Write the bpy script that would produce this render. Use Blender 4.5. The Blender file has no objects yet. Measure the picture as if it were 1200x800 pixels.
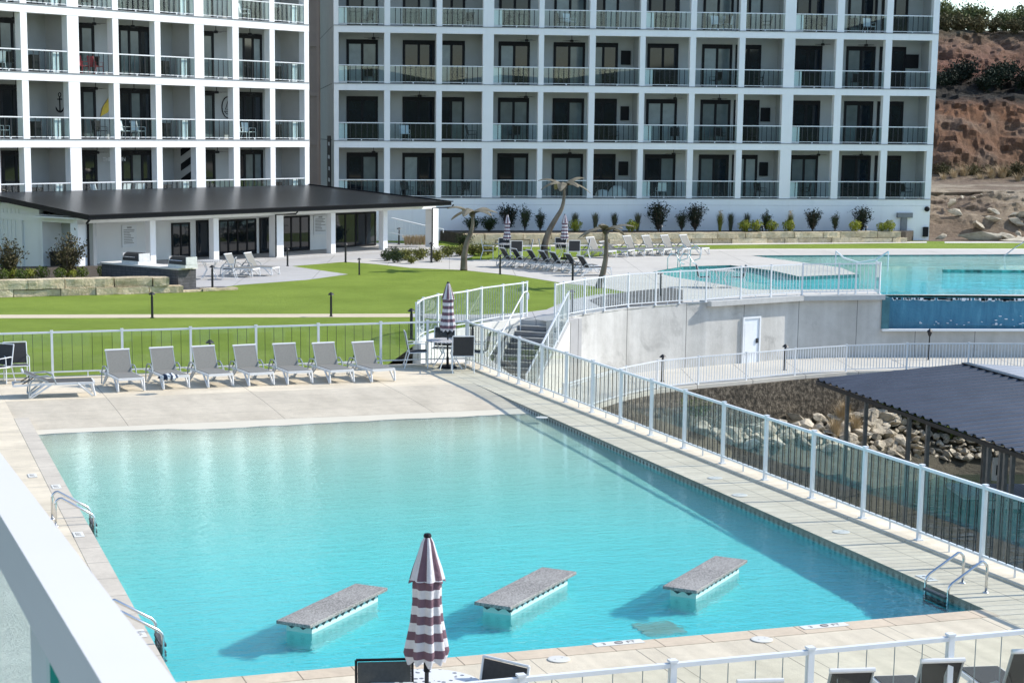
import bpy, bmesh, math, random
from mathutils import Matrix, Vector
R = math.radians
random.seed(7)
SC = bpy.context.scene
COL = SC.collection

# ------------------------------------------------------------------ camera
EYE = 5.9
FPX, CX, CY = 2047.0, 525.0, 479.0
TH, RO = R(8.93), R(0.42)
_c, _s = math.cos(RO), math.sin(RO)
FW = (0, math.cos(TH), -math.sin(TH))
_r0 = (1, 0, 0); _u0 = (0, math.sin(TH), math.cos(TH))
RV = tuple(_r0[i]*_c + _u0[i]*_s for i in range(3))
UV = tuple(-_r0[i]*_s + _u0[i]*_c for i in range(3))
cam = bpy.data.cameras.new('camera')
camo = bpy.data.objects.new('camera', cam); COL.objects.link(camo); SC.camera = camo
cam.lens = FPX/1200*36; cam.sensor_width = 36
cam.shift_x = 75/1200; cam.shift_y = 79/1200
cam.clip_start = 0.1; cam.clip_end = 3000
cam.dof.use_dof = True; cam.dof.focus_distance = 32; cam.dof.aperture_fstop = 15
camo.matrix_world = Matrix(((RV[0], UV[0], -FW[0], 0), (RV[1], UV[1], -FW[1], 0), (RV[2], UV[2], -FW[2], EYE), (0, 0, 0, 1)))

def ray(x, y):
    a = (x-CX)/FPX; b = (CY-y)/FPX
    return tuple(FW[i] + a*RV[i] + b*UV[i] for i in range(3))
def P(x, y, z=0.0):            # surveyed point of the photograph on the level z
    d = ray(x, y); t = (z-EYE)/d[2]
    return Vector((d[0]*t, d[1]*t, z))
def hit(px, py, q, ang):       # distance along a facade line, height
    d = ray(px, py); n = (math.sin(ang), -math.cos(ang))
    t = (n[0]*q[0]+n[1]*q[1])/(n[0]*d[0]+n[1]*d[1])
    return ((d[0]*t-q[0])*math.cos(ang)+(d[1]*t-q[1])*math.sin(ang), EYE+d[2]*t)
AL = R(18.2)
OX, OY = P(206, 799).x, P(206, 799).y
def W(u, v, z=0.0):
    return Vector((OX+u*math.cos(AL)-v*math.sin(AL), OY+u*math.sin(AL)+v*math.cos(AL), z))
T = -0.4      # terrace and lawn level
WK = -2.8     # lower walkway
LAKE = -6.5
POOLM = Matrix.Translation((OX, OY, 0)) @ Matrix.Rotation(AL, 4, 'Z')

# ------------------------------------------------------------------ mesh builder
class MB:
    def __init__(s): s.v = []; s.f = []
    def add(s, vs, fs):
        o = len(s.v); s.v += [tuple(p) for p in vs]; s.f += [tuple(i+o for i in f) for f in fs]; return s
    def box(s, x0, x1, y0, y1, z0, z1, M=None):
        vs = [Vector((x, y, z)) for z in (z0, z1) for x, y in ((x0, y0), (x1, y0), (x1, y1), (x0, y1))]
        if M is not None: vs = [M @ p for p in vs]
        return s.add(vs, [(3, 2, 1, 0), (4, 5, 6, 7), (0, 1, 5, 4), (1, 2, 6, 5), (2, 3, 7, 6), (3, 0, 4, 7)])
    def beam(s, a, b, w, h, up=(0, 0, 1)):     # box from a to b, width w (sideways), height h
        a, b = Vector(a), Vector(b); d = (b-a)
        if d.length < 1e-6: return s
        dn = d.normalized(); up = Vector(up)
        if abs(dn.dot(up)) > .99: up = Vector((1, 0, 0))
        r = dn.cross(up).normalized(); u = r.cross(dn).normalized()
        vs = [p + r*sx*w/2 + u*sz*h/2 for p in (a, b) for sx, sz in ((-1, -1), (1, -1), (1, 1), (-1, 1))]
        return s.add(vs, [(0, 1, 2, 3), (7, 6, 5, 4), (0, 4, 5, 1), (1, 5, 6, 2), (2, 6, 7, 3), (3, 7, 4, 0)])
    def tube(s, pts, r, n=6, cap=True):
        pts = [Vector(p) for p in pts]; rs = r if isinstance(r, (list, tuple)) else [r]*len(pts)
        rings = []; prev = None
        for i, p in enumerate(pts):
            d = (pts[min(i+1, len(pts)-1)]-pts[max(i-1, 0)]).normalized()
            a = Vector((0, 0, 1)) if abs(d.z) < .9 else Vector((1, 0, 0))
            x = d.cross(a).normalized() if prev is None else (prev - d*prev.dot(d)).normalized()
            prev = x; y = d.cross(x)
            rings.append([p + (x*math.cos(t)+y*math.sin(t))*rs[i] for t in (2*math.pi*k/n for k in range(n))])
        vs = [q for g in rings for q in g]
        fs = [(i*n+k, i*n+(k+1) % n, (i+1)*n+(k+1) % n, (i+1)*n+k) for i in range(len(pts)-1) for k in range(n)]
        if cap: fs += [tuple(range(n))[::-1], tuple((len(pts)-1)*n+k for k in range(n))]
        return s.add(vs, fs)
    def lathe(s, prof, n=16, c=(0, 0), cap=True):
        vs = [(c[0]+r*math.cos(2*math.pi*k/n), c[1]+r*math.sin(2*math.pi*k/n), z) for r, z in prof for k in range(n)]
        m = len(prof)
        fs = [(i*n+k, i*n+(k+1) % n, (i+1)*n+(k+1) % n, (i+1)*n+k) for i in range(m-1) for k in range(n)]
        if cap: fs += [tuple(range(n))[::-1], tuple((m-1)*n+k for k in range(n))]
        return s.add(vs, fs)
    def prism(s, poly, z0, z1):                # z0/z1 numbers; poly counter-clockwise
        n = len(poly); vs = [(p[0], p[1], z0) for p in poly]+[(p[0], p[1], z1) for p in poly]
        fs = [tuple(range(n))[::-1], tuple(range(n, 2*n))]+[(i, (i+1) % n, n+(i+1) % n, n+i) for i in range(n)]
        return s.add(vs, fs)
    def slab(s, quad, th, M=None):             # quad of 3d points given thickness along its normal
        q = [Vector(p) for p in quad]; nrm = (q[1]-q[0]).cross(q[2]-q[0]).normalized()*th
        n = len(q); vs = q+[p+nrm for p in q]
        fs = [tuple(range(n))[::-1], tuple(range(n, 2*n))]+[(i, (i+1) % n, n+(i+1) % n, n+i) for i in range(n)]
        return s.add(vs, fs)
    def build(s, name, m, parent=None, smooth=False, bevel=0, tri=False):
        me = bpy.data.meshes.new(name); me.from_pydata(s.v, [], s.f); me.materials.append(m)
        if smooth:
            for p in me.polygons: p.use_smooth = True
        if tri or any(len(f) > 4 for f in s.f):
            b = bmesh.new(); b.from_mesh(me); bmesh.ops.triangulate(b, faces=[f for f in b.faces if len(f.verts) > 4]); b.to_mesh(me); b.free()
        o = bpy.data.objects.new(name, me); COL.objects.link(o)
        if parent is not None: o.parent = parent
        if bevel:
            k = o.modifiers.new('bevel', 'BEVEL'); k.width = bevel; k.segments = 2; k.limit_method = 'ANGLE'
        return o

def tag(o, label=None, cat=None, group=None, kind=None):
    if label: o['label'] = label
    if cat: o['category'] = cat
    if group: o['group'] = group
    if kind: o['kind'] = kind
    return o
def empty(name, loc=(0, 0, 0), rz=0, label=None, cat=None, group=None):
    o = bpy.data.objects.new(name, None); COL.objects.link(o)
    o.empty_display_size = .2
    o.location = loc; o.rotation_euler = (0, 0, rz)
    return tag(o, label, cat, group)
def copy_tree(o, parent=None):
    c = o.copy(); COL.objects.link(c)
    if parent is not None: c.parent = parent
    for ch in list(o.children): copy_tree(ch, c)
    return c
_used = {}
def place(proto, loc, rz, label, group=None, sc=None):
    """first call moves the prototype, later calls copy it with its parts"""
    k = proto.name
    if k not in _used: _used[k] = 1; o = proto
    else: o = copy_tree(proto)
    o.location = loc; o.rotation_euler = (0, 0, rz); o['label'] = label
    if group: o['group'] = group
    if sc: o.scale = (sc, sc, sc) if not isinstance(sc, tuple) else sc
    return o
def struct(o): o['kind'] = 'structure'; return o
ORD = ['first', 'second', 'third', 'fourth', 'fifth', 'sixth', 'seventh', 'eighth', 'ninth', 'tenth', 'eleventh', 'twelfth', 'thirteenth', 'fourteenth', 'fifteenth', 'sixteenth', 'seventeenth', 'eighteenth', 'nineteenth', 'twentieth']

# ------------------------------------------------------------------ materials
class NT:
    def __init__(s, name):
        s.m = bpy.data.materials.new(name); s.m.use_nodes = True; s.t = s.m.node_tree
        s.b = s.t.nodes['Principled BSDF']; s.out = s.t.nodes['Material Output']; s.tc = s.n('ShaderNodeTexCoord')
        s.co = s.tc.outputs['Object']
    def n(s, k, **kw):
        x = s.t.nodes.new(k)
        for a, b in kw.items(): setattr(x, a, b)
        return x
    def l(s, a, b): s.t.links.new(a, b)
    def inp(s, node, i, v):
        if hasattr(v, 'is_output') or isinstance(v, bpy.types.NodeSocket): s.l(v, node.inputs[i])
        else:
            try: node.inputs[i].default_value = v
            except Exception: node.inputs[i].default_value = (*v, 1)
    def math(s, op, a, b=None, c=None):
        x = s.n('ShaderNodeMath', operation=op)
        for i, v in enumerate((a, b, c)):
            if v is not None: s.inp(x, i, v)
        return x.outputs[0]
    def noise(s, sc, det=4, rough=.55, co=None, dist=0, stretch=None):
        co = co or s.co
        if stretch:
            mp = s.n('ShaderNodeMapping'); mp.inputs['Scale'].default_value = stretch; s.l(co, mp.inputs[0]); co = mp.outputs[0]
        x = s.n('ShaderNodeTexNoise'); s.l(co, x.inputs['Vector'])
        x.inputs['Scale'].default_value = sc; x.inputs['Detail'].default_value = det; x.inputs['Roughness'].default_value = rough; x.inputs['Distortion'].default_value = dist
        return x.outputs['Fac']
    def ramp(s, fac, stops):
        x = s.n('ShaderNodeValToRGB'); s.l(fac, x.inputs[0]); e = x.color_ramp.elements
        while len(e) < len(stops): e.new(.5)
        for k, (p, c) in enumerate(stops):
            e[k].position = p; e[k].color = (*c, 1) if len(c) == 3 else c
        return x.outputs[0]
    def mix(s, f, a, b, mode='MIX'):
        x = s.n('ShaderNodeMixRGB', blend_type=mode); s.inp(x, 0, f); s.inp(x, 1, a); s.inp(x, 2, b); return x.outputs[0]
    def xyz(s, co=None):
        x = s.n('ShaderNodeSeparateXYZ'); s.l(co or s.co, x.inputs[0]); return x.outputs
    def bump(s, h, dist=.01, st=1.0, tgt=None):
        x = s.n('ShaderNodeBump'); x.inputs['Distance'].default_value = dist; x.inputs['Strength'].default_value = st
        s.l(h, x.inputs['Height']); s.l(x.outputs[0], (tgt or s.b).inputs['Normal']); return x.outputs[0]
    def line(s, x, period, width, off=0.0):    # 1 on thin lines at every period
        f = s.math('FRACT', s.math('DIVIDE', s.math('SUBTRACT', x, off), period))
        return s.math('LESS_THAN', f, width/period)
def col3(c, k): return tuple(min(1, x*k) for x in c)
def mat(name, c, rough=.55, var=.12, sc=3.0, bump=0, bsc=40, metal=0, spec=None, coat=0, world=False):
    t = NT(name)
    n = t.noise(sc, 5)
    t.l(t.ramp(n, [(.3, col3(c, 1-var)), (.7, col3(c, 1+var))]), t.b.inputs['Base Color'])
    t.b.inputs['Roughness'].default_value = rough; t.b.inputs['Metallic'].default_value = metal
    if spec is not None: t.b.inputs['Specular IOR Level'].default_value = spec
    if coat: t.b.inputs['Coat Weight'].default_value = coat
    if bump: t.bump(t.noise(bsc, 4), bump)
    return t.m

WHITE = mat('white_powder_coat', (.74, .76, .77), .35, .03, 6)
WPAINT = mat('white_stucco_paint', (.80, .80, .78), .7, .04, .6, .004, 60)
def _facade():
    t = NT('painted_stucco'); x = t.noise(.5, 6); st = t.noise(1.2, 5, .6, stretch=(2.5, 2.5, .12))
    c = t.ramp(x, [(.3, (.82, .825, .825)), (.7, (.88, .885, .88))])
    c = t.mix(t.math('MULTIPLY', t.ramp(st, [(.55, (0, 0, 0)), (.85, (1, 1, 1))]), .22), c, (.55, .54, .5))
    t.l(c, t.b.inputs['Base Color']); t.b.inputs['Roughness'].default_value = .75; t.bump(t.noise(70, 3), .004); return t.m
FACADE = _facade()
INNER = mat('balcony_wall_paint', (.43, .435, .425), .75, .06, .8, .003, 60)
DKFRAME = mat('black_window_frame', (.008, .008, .010), .5, .1, 5, spec=.2)
BLACK = mat('black_metal', (.010, .010, .011), .45, .2, 8)
DKBAR = mat('dark_baluster_metal', (.018, .02, .022), .4, .1, 8)
GYBAR = mat('grey_baluster_metal', (.30, .33, .34), .4, .1, 8)
SLABG = mat('grey_drip_flashing', (.22, .23, .24), .5, .15, 2)
STEEL = mat('polished_stainless_steel', (.66, .66, .66), .22, .05, 8, metal=1)
MESHG = mat('taupe_sling_fabric', (.20, .195, .175), .75, .08, 30, .002, 300)
MESHD = mat('dark_sling_fabric', (.035, .036, .038), .75, .15, 30, .002, 300)
MESHB = mat('charcoal_sling_fabric', (.075, .074, .07), .75, .12, 30, .002, 300)
RESIN = mat('white_resin', (.70, .70, .69), .45, .03, 6)
WOODG = mat('grey_slat', (.42, .41, .40), .6, .1, 8)
CURTAIN = mat('pale_curtain_cloth', (.30, .34, .35), .8, .1, 3)
TREADG = mat('grey_stone_tread', (.2, .2, .205), .75, .15, 3, .004, 40)

def glass(name, tint, rough=0.0, f0=.04, k=1.0, refl=(1, 1, 1)):
    t = NT(name); t.t.nodes.remove(t.b)
    g = t.n('ShaderNodeNewGeometry'); d = t.n('ShaderNodeVectorMath', operation='DOT_PRODUCT')
    t.l(g.outputs['Incoming'], d.inputs[0]); t.l(g.outputs['Normal'], d.inputs[1])
    F = t.math('ADD', t.math('MULTIPLY', t.math('POWER', t.math('SUBTRACT', 1.0, t.math('ABSOLUTE', d.outputs['Value'])), 5.0), (1-f0)*k), f0)
    tr = t.n('ShaderNodeBsdfTransparent'); tr.inputs[0].default_value = (*tint, 1)
    gl = t.n('ShaderNodeBsdfGlossy'); gl.inputs['Roughness'].default_value = rough; gl.inputs[0].default_value = (*refl, 1)
    mx = t.n('ShaderNodeMixShader'); t.l(F, mx.inputs[0]); t.l(tr.outputs[0], mx.inputs[1]); t.l(gl.outputs[0], mx.inputs[2])
    t.l(mx.outputs[0], t.out.inputs[0]); return t.m
FGLASS = glass('green_tinted_safety_glass', (.95, .972, .962), 0, .02)
RGLASS = glass('teal_tinted_safety_glass', (.935, .963, .95), 0, .05)
BGLASS = glass('balcony_glass', (.90, .96, .955), 0, .04)
def _win():
    t = NT('dark_window_glass'); n = t.noise(.7, 2)
    t.l(t.ramp(n, [(.4, (.006, .010, .016)), (.7, (.012, .020, .028))]), t.b.inputs['Base Color'])
    t.b.inputs['Roughness'].default_value = .03; t.b.inputs['Specular IOR Level'].default_value = .55
    return t.m
WIN = _win()

def _grass():
    t = NT('artificial_turf'); a = t.noise(.35, 4); b = t.noise(5, 6, .7, stretch=(.5, 2.2, 1)); f = t.noise(45, 3, .8)
    c = t.ramp(a, [(.3, (.15, .205, .028)), (.7, (.20, .26, .042))])
    c = t.mix(.55, c, t.ramp(b, [(.3, (.5, .5, .5)), (.7, (1, 1, 1))]), 'MULTIPLY')
    c = t.mix(.6, c, t.ramp(f, [(.3, (.45, .45, .45)), (.7, (1.0, 1.0, 1.0))]), 'MULTIPLY')
    c = t.mix(1.0, c, (2.05, 2.12, 2.0), 'MULTIPLY')
    t.l(c, t.b.inputs['Base Color']); t.b.inputs['Roughness'].default_value = .85; t.b.inputs['Specular IOR Level'].default_value = .2
    t.bump(t.math('ADD', b, f), .08, 1); return t.m
TURF = _grass()

def concrete(name, c, var=.1, stain=.25, sc=.8, streak=None, joints=(), bump=.004, rough=.8, broom=None):
    """joints: (axis, period, width, offset)"""
    t = NT(name); x, y, z = t.xyz()
    a = t.noise(sc, 6, .6); b = t.noise(sc*9, 5, .65)
    k = t.ramp(a, [(.25, col3(c, 1-var)), (.75, col3(c, 1+var))])
    k = t.mix(.35, k, t.ramp(b, [(.3, (.72, .71, .69)), (.65, (1, 1, 1))]), 'MULTIPLY')
    s_ = t.noise(sc*1.7, 5, .7, dist=.6)
    k = t.mix(t.math('MULTIPLY', t.ramp(s_, [(.56, (0, 0, 0)), (.72, (1, 1, 1))]), stain), k, col3(c, .55))
    if streak:
        q = t.noise(1.0, 5, .6, stretch=streak)
        k = t.mix(.5, k, t.ramp(q, [(.35, (.70, .69, .67)), (.62, (1, 1, 1))]), 'MULTIPLY')
    for ax, per, w, off in joints:
        m = t.line((x, y, z)[ax], per, w, off)
        k = t.mix(m, k, col3(c, .32))
    t.l(k, t.b.inputs['Base Color']); t.b.inputs['Roughness'].default_value = rough
    h = t.math('ADD', b, t.math('MULTIPLY', t.noise(sc*60, 3), .5))
    if broom: h = t.math('ADD', h, t.noise(30, 2, stretch=broom))
    t.bump(h, bump); return t.m
# ------------------------------------------------------------------ pool and deck (local frame: x = u across, y = v along)
def pobj(mb, name, m, smooth=False, kind='structure'):
    o = mb.build(name, m, smooth=smooth); o.matrix_world = POOLM
    if kind: o['kind'] = kind
    return o
DC = (.70, .615, .47)
D_FRONT = concrete('front_deck_concrete', DC, .10, .22, .7, streak=(3.0, .12, 1), joints=((0, 1.56, .014, .62), (0, 1.56, .01, .86)), broom=(9, .4, 1))
D_SIDE = concrete('side_deck_concrete', (.72, .64, .50), .12, .25, .7, streak=(.18, 3.2, 1), joints=((1, 1.62, .012, .3), (0, 40, .012, 10.95-40)), broom=(.4, 9, 1))
D_BACK = concrete('back_deck_concrete', (.74, .645, .49), .10, .3, .6, streak=(.5, 2, 1), joints=((0, 3.3, .014, 1.9), (1, 1.9, .012, 22.6)), broom=(9, .4, 1))
D_RAMP = concrete('beach_entry_concrete', (.60, .53, .415), .09, .25, .6, streak=(1.6, .5, 1), joints=((0, 3.3, .012, 1.9), (1, .9, .008, 17.5)), broom=(9, .4, 1))
COPE = concrete('tan_coping_stone', (.60, .49, .36), .16, .25, 1.3, joints=((0, .62, .014, .1),), bump=.005)
COPEL = concrete('side_coping_concrete', (.57, .51, .42), .14, .25, 1.2, joints=((1, .92, .014, .1),), bump=.005)
CURBW = concrete('pale_curb_concrete', (.68, .65, .59), .08, .2, 1.2, bump=.004)
CONC = concrete('cast_concrete', (.44, .44, .42), .10, .35, .5, streak=(1.8, 1.8, .25), bump=.006)

def edge_u(v): return 10.28 + .017*v
m = MB(); m.box(-6.0, 11.85, -7.5, -.32, -.5, 0); pobj(m, 'pool_deck', D_FRONT)
m = MB(); m.box(-.30, edge_u(0), -.317, 0, -.5, .004); m.build
pobj(m, 'pool_coping', COPE)
m = MB(); m.prism([(edge_u(-.3), -.317), (11.38, -.317), (11.38, 24.25), (edge_u(21), 24.25), (edge_u(21), 21), (edge_u(0), 0)], -.5, .002); pobj(m, 'pool_deck', D_SIDE)
m = MB(); m.box(11.383, 11.85, -.317, 24.6, -6, .03); m.box(-6, 11.38, 24.253, 24.62, -1.2, .03); pobj(m, 'fence_curb', D_SIDE)
m = MB(); m.box(-.30, 0, 0, 18.6, -.5, .004); pobj(m, 'pool_coping', COPEL)
m = MB(); m.box(-6, -.303, -.317, 24.25, -.5, 0); pobj(m, 'pool_deck', D_BACK)
m = MB(); m.box(-.3, edge_u(21)-.003, 21, 24.25, -.5, 0); pobj(m, 'pool_deck', D_BACK)
# gently falling entry
m = MB()
pv = [(21.0, -.001), (19.6, -.012), (18.6, -.035), (17.45, -.075)]
for (v0, z0), (v1, z1) in zip(pv, pv[1:]):
    ul = -.3 if v1 > 18.5 else 0
    m.add([(ul, v1, z1), (edge_u(v1)-.002, v1, z1), (edge_u(v0)-.002, v0, z0), (ul, v0, z0)], [(0, 1, 2, 3)])
pobj(m, 'beach_entry', D_RAMP)

def _plaster():
    t = NT('pool_plaster'); x, y, z = t.xyz()
    g = t.ramp(t.math('DIVIDE', y, 20.0), [(.0, (.08, .73, .78)), (.28, (.20, .74, .71)), (.48, (.38, .71, .63)), (.64, (.56, .74, .64)), (.76, (.74, .76, .63)), (.84, (.64, .585, .47))])
    n = t.noise(.9, 5, .6)
    g = t.mix(.5, g, t.ramp(n, [(.3, (.86, .88, .88)), (.7, (1, 1, 1))]), 'MULTIPLY')
    # wandering light net of the rippled surface is left to the water; the gradient puts the water's depth absorption into the plaster colour, over faint mottling
    t.l(g, t.b.inputs['Base Color']); t.b.inputs['Roughness'].default_value = .8; return t.m
PLAST = _plaster()
def _tile():
    t = NT('waterline_tile'); x, y, z = t.xyz()
    cz = t.math('GREATER_THAN', z, -.20)
    k = t.math('FRACT', t.math('DIVIDE', y, .16)); k2 = t.math('FRACT', t.math('DIVIDE', z, .16))
    d = t.math('ADD', t.math('ABSOLUTE', t.math('SUBTRACT', k, .5)), t.math('ABSOLUTE', t.math('SUBTRACT', k2, .5)))
    dm = t.math('LESS_THAN', d, .30)
    tile = t.mix(dm, (.62, .66, .62), (.03, .035, .04))
    pan = t.line(y, .55, .03)
    base = t.mix(pan, t.ramp(t.math('DIVIDE', y, 18.0), [(0, (.10, .58, .66)), (1, (.30, .66, .62))]), (.05, .36, .44))
    c = t.mix(cz, base, tile)
    c = t.mix(t.math('GREATER_THAN', z, -.045), c, (.33, .31, .26))
    t.l(c, t.b.inputs['Base Color']); t.b.inputs['Roughness'].default_value = .35; return t.m
TILE = _tile()
basin = []
prof = [(17.45, -.075), (16.7, -.112), (14.5, -.22), (11, -.42), (7, -.62), (3, -.80), (0, -.88)]
m = MB()
for (v0, z0), (v1, z1) in zip(prof, prof[1:]):
    if v0 < 15: m.add([(0, v1, z1), (edge_u(v1), v1, z1), (edge_u(v0), v0, z0), (0, v0, z0)], [(0, 1, 2, 3)])
from mathutils import noise as _nz
def fz(v):
    for (v0, z0), (v1, z1) in zip(prof, prof[1:]):
        if v >= v1: return z0+(z1-z0)*(v0-v)/(v0-v1)
vs = []; nu, nv = 60, 24
for a in range(nu+1):
    for b in range(nv+1):
        v = 14.5+(17.45-14.5)*b/nv; k_ = min(1, (17.45-v)/.3)*min(1, (v-14.5)/.6); u = edge_u(v)*a/nu
        vs.append((u, v, fz(v)+k_*(.014*_nz.noise(Vector((u*.45, v*.5, 2)))+.006*_nz.noise(Vector((u*1.7, v*1.5, 7))))))
m.add(vs, [(a*(nv+1)+b, (a+1)*(nv+1)+b, (a+1)*(nv+1)+b+1, a*(nv+1)+b+1) for a in range(nu) for b in range(nv)])
basin.append(pobj(m, 'pool_floor', PLAST))
m = MB()
for v0, v1 in ((0, 5), (5, 10), (10, 15), (15, 19), (19, 21)):
    m.add([(edge_u(v0), v0, -1.2), (edge_u(v1), v1, -1.2), (edge_u(v1), v1, 0), (edge_u(v0), v0, 0)], [(3, 2, 1, 0)])
m.add([(0, 0, -1.2), (edge_u(0), 0, -1.2), (edge_u(0), 0, 0), (0, 0, 0)], [(3, 2, 1, 0)])
m.add([(0, 0, -1.2), (0, 18.6, -1.2), (0, 18.6, 0), (0, 0, 0)], [(0, 1, 2, 3)])
basin.append(pobj(m, 'pool_wall', TILE))

def _water(name, tint, sc, dist, rough=0.0, calm=None):
    t = NT(name); t.t.nodes.remove(t.b)
    g = t.n('ShaderNodeBsdfGlass'); g.inputs['IOR'].default_value = 1.333; g.inputs['Roughness'].default_value = rough; g.inputs['Color'].default_value = (*tint, 1)
    a = t.noise(sc, 3, .6, stretch=(.36, 1.5, 1), dist=.5); b = t.noise(sc*4.0, 2, .6, stretch=(.6, 1.6, 1), dist=.6); w = t.noise(.30, 2)
    h = t.math('ADD', a, t.math('MULTIPLY', b, .30))
    h = t.math('MULTIPLY', h, t.math('ADD', .55, t.math('MULTIPLY', w, .9)))
    if calm:
        yy = t.xyz()[1]; gg = t.math('MAXIMUM', 0.0, t.math('MINIMUM', 1.0, t.math('DIVIDE', t.math('SUBTRACT', calm[1], yy), calm[1]-calm[0]))); h = t.math('MULTIPLY', h, t.math('ADD', 1.0, t.math('MULTIPLY', gg, calm[2]*.6))); h = t.math('ADD', h, t.math('MULTIPLY', t.math('ADD', gg, .12), t.math('MULTIPLY', t.noise(5.5, 2, .55, dist=.8), calm[2]*.75)))
    bp = t.n('ShaderNodeBump'); bp.inputs['Distance'].default_value = dist; bp.inputs['Strength'].default_value = 1
    t.l(h, bp.inputs['Height']); t.l(bp.outputs[0], g.inputs['Normal']); t.l(g.outputs[0], t.out.inputs[0]); return t.m
WATER = _water('pool_water', (.90, .99, .995), 3.1, .0072, calm=(3.0, 13.0, 1.9))
m = MB(); m.add([(-.02, -.02, -.1), (edge_u(0)+.02, -.02, -.1), (edge_u(17.2)+.02, 17.2, -.1), (-.02, 17.2, -.1)], [(0, 1, 2, 3)])
wat = pobj(m, 'pool_water', WATER, smooth=True); wat.cycles.is_caustics_caster = True

# in-pool stone benches
def _terrazzo():
    t = NT('speckled_stone_slab'); v = t.n('ShaderNodeTexVoronoi'); t.l(t.co, v.inputs['Vector']); v.inputs['Scale'].default_value = 26
    a = t.noise(42, 4, .8); b = t.noise(1.4, 4)
    c = t.ramp(a, [(.36, (.07, .065, .06)), (.48, (.24, .225, .205)), (.64, (.46, .43, .39))])
    c = t.mix(t.ramp(b, [(.42, (0, 0, 0)), (.70, (1, 1, 1))]), c, t.mix(.22, c, (.66, .63, .58)))
    t.l(c, t.b.inputs['Base Color']); t.b.inputs['Roughness'].default_value = .6; t.bump(a, .004); return t.m
TERR = _terrazzo()
def _plinth():
    t = NT('pool_bench_plaster'); x, y, z = t.xyz()
    a = t.math('FRACT', t.math('DIVIDE', t.math('ADD', x, y), .16)); k = t.math('ABSOLUTE', t.math('SUBTRACT', a, .5)); q = t.math('ABSOLUTE', t.math('DIVIDE', t.math('SUBTRACT', z, .872), .10))
    dm = t.math('LESS_THAN', t.math('ADD', k, q), .38)
    g = t.mix(t.math('GREATER_THAN', z, .80), (.50, .78, .74), (.56, .72, .67))
    c = t.mix(dm, g, (.03, .035, .04)); t.l(c, t.b.inputs['Base Color']); t.b.inputs['Roughness'].default_value = .5; return t.m
PLIN = _plinth()
benches_px = [((327, 725), (410, 684), (461, 687), (360, 733.5)), ((557, 704), (637, 665), (674, 668), (597, 711.5)), ((777, 685.7), (838, 651), (876, 655), (816, 692))]
def uvof(p): dx, dy = p.x-OX, p.y-OY; return (dx*math.cos(AL)+dy*math.sin(AL), -dx*math.sin(AL)+dy*math.cos(AL))
benches = [tuple(uvof(P(x, y, .06)) for x, y in q) for q in benches_px]
_unused = [((1.51, 1.61), (2.75, 2.96), (3.25, 2.68), (1.76, 1.21)), ((4.03, 1.71), (5.46, 3.05), (5.82, 2.80), (4.34, 1.30)), ((6.61, 1.74), (8.0, 3.0), (8.34, 2.70), (6.91, 1.37))]
blab = ['left one of the three speckled stone benches standing in the pool, nearest the pool ladder', 'middle one of the three stone benches in the pool, right of the near umbrella', 'right one of the three speckled stone benches in the pool, nearest the blue side wall']
for q, lb in zip(benches, blab):
    c = sum((Vector((*p, 0)) for p in q), Vector())/4
    ang = math.atan2(q[1][1]-q[0][1]+q[2][1]-q[3][1], q[1][0]-q[0][0]+q[2][0]-q[3][0])
    L_ = ((q[1][0]-q[0][0]+q[2][0]-q[3][0])**2+(q[1][1]-q[0][1]+q[2][1]-q[3][1])**2)**.5/2; W_ = ((q[3][0]-q[0][0])**2+(q[3][1]-q[0][1])**2)**.5
    e = empty('pool_bench', W(c.x, c.y, -.9), AL+ang, lb, 'pool bench', 'stone benches standing in the pool')
    m = MB(); m.box(-L_/2, L_/2, -W_/2, W_/2, .915, .96); m.build('stone_top', TERR, e, bevel=.008)
    m = MB(); m.box(-L_/2+.16, L_/2-.14, -W_/2+.07, W_/2-.05, 0, .915); o = m.build('plinth', PLIN, e); o.cycles.is_caustics_receiver = True
for o in basin: o.cycles.is_caustics_receiver = True
# main drain cover on the floor
e = MB(); e.box(-.28, .28, -.28, .28, 0, .02); e.box(-.06, .06, -.06, .06, .02, .03)
dr = e.build('drain_cover', mat('drain_cover_plastic', (.25, .42, .36), .5)); dr.location = W(6.42, 1.42, -.84); dr.rotation_euler = (0, 0, AL)
tag(dr, 'square greenish drain cover on the pool floor near the right stone bench', 'drain cover'); dr.cycles.is_caustics_receiver = True

# ladders
def ladder(loc, rz, label):
    e = empty('pool_ladder', loc, rz, label, 'ladder', 'stainless steel pool ladders')
    for s in (-1, 1):          # local +x points into the pool, origin on the coping edge
        y = s*.26
        pts = [(-.50, y, 0), (-.50, y, .33)]
        pts += [(-.50+.09*(1-math.cos(a)), y, .33+.10*math.sin(a)) for a in (.4, .8, 1.2, 1.57)]
        pts += [(.02, y, .17), (.06, y, .13), (.075, y, .08), (.08, y, -.75)]
        m = MB(); m.tube(pts, .019, 10); r_ = m.build('rail', STEEL, e, smooth=True)
        m = MB(); m.lathe([(.045, 0), (.045, .012), (.025, .02)], 12, (-.50, y)); m.build('escutcheon', STEEL, e, smooth=True)
        r_.cycles.is_caustics_receiver = True
    for z in (-.02, -.13, -.26, -.46):
        m = MB(); m.box(.05, .12, -.25, .25, z-.02, z+.008); o = m.build('step', mat('ladder_step_plastic', (.05, .05, .05), .5) if z == -.02 else bpy.data.materials['ladder_step_plastic'], e)
        o.cycles.is_caustics_receiver = True
    return e
ladder(W(edge_u(1)-.02, .95, 0), AL+math.pi, 'stainless steel pool ladder at the front right corner of the pool')
ladder(W(.02, 8.35, 0), AL, 'stainless steel pool ladder halfway down the left pool edge')
ladder(W(.02, 1.75, 0), AL, 'stainless steel pool ladder at the near end of the left pool edge')

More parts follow.
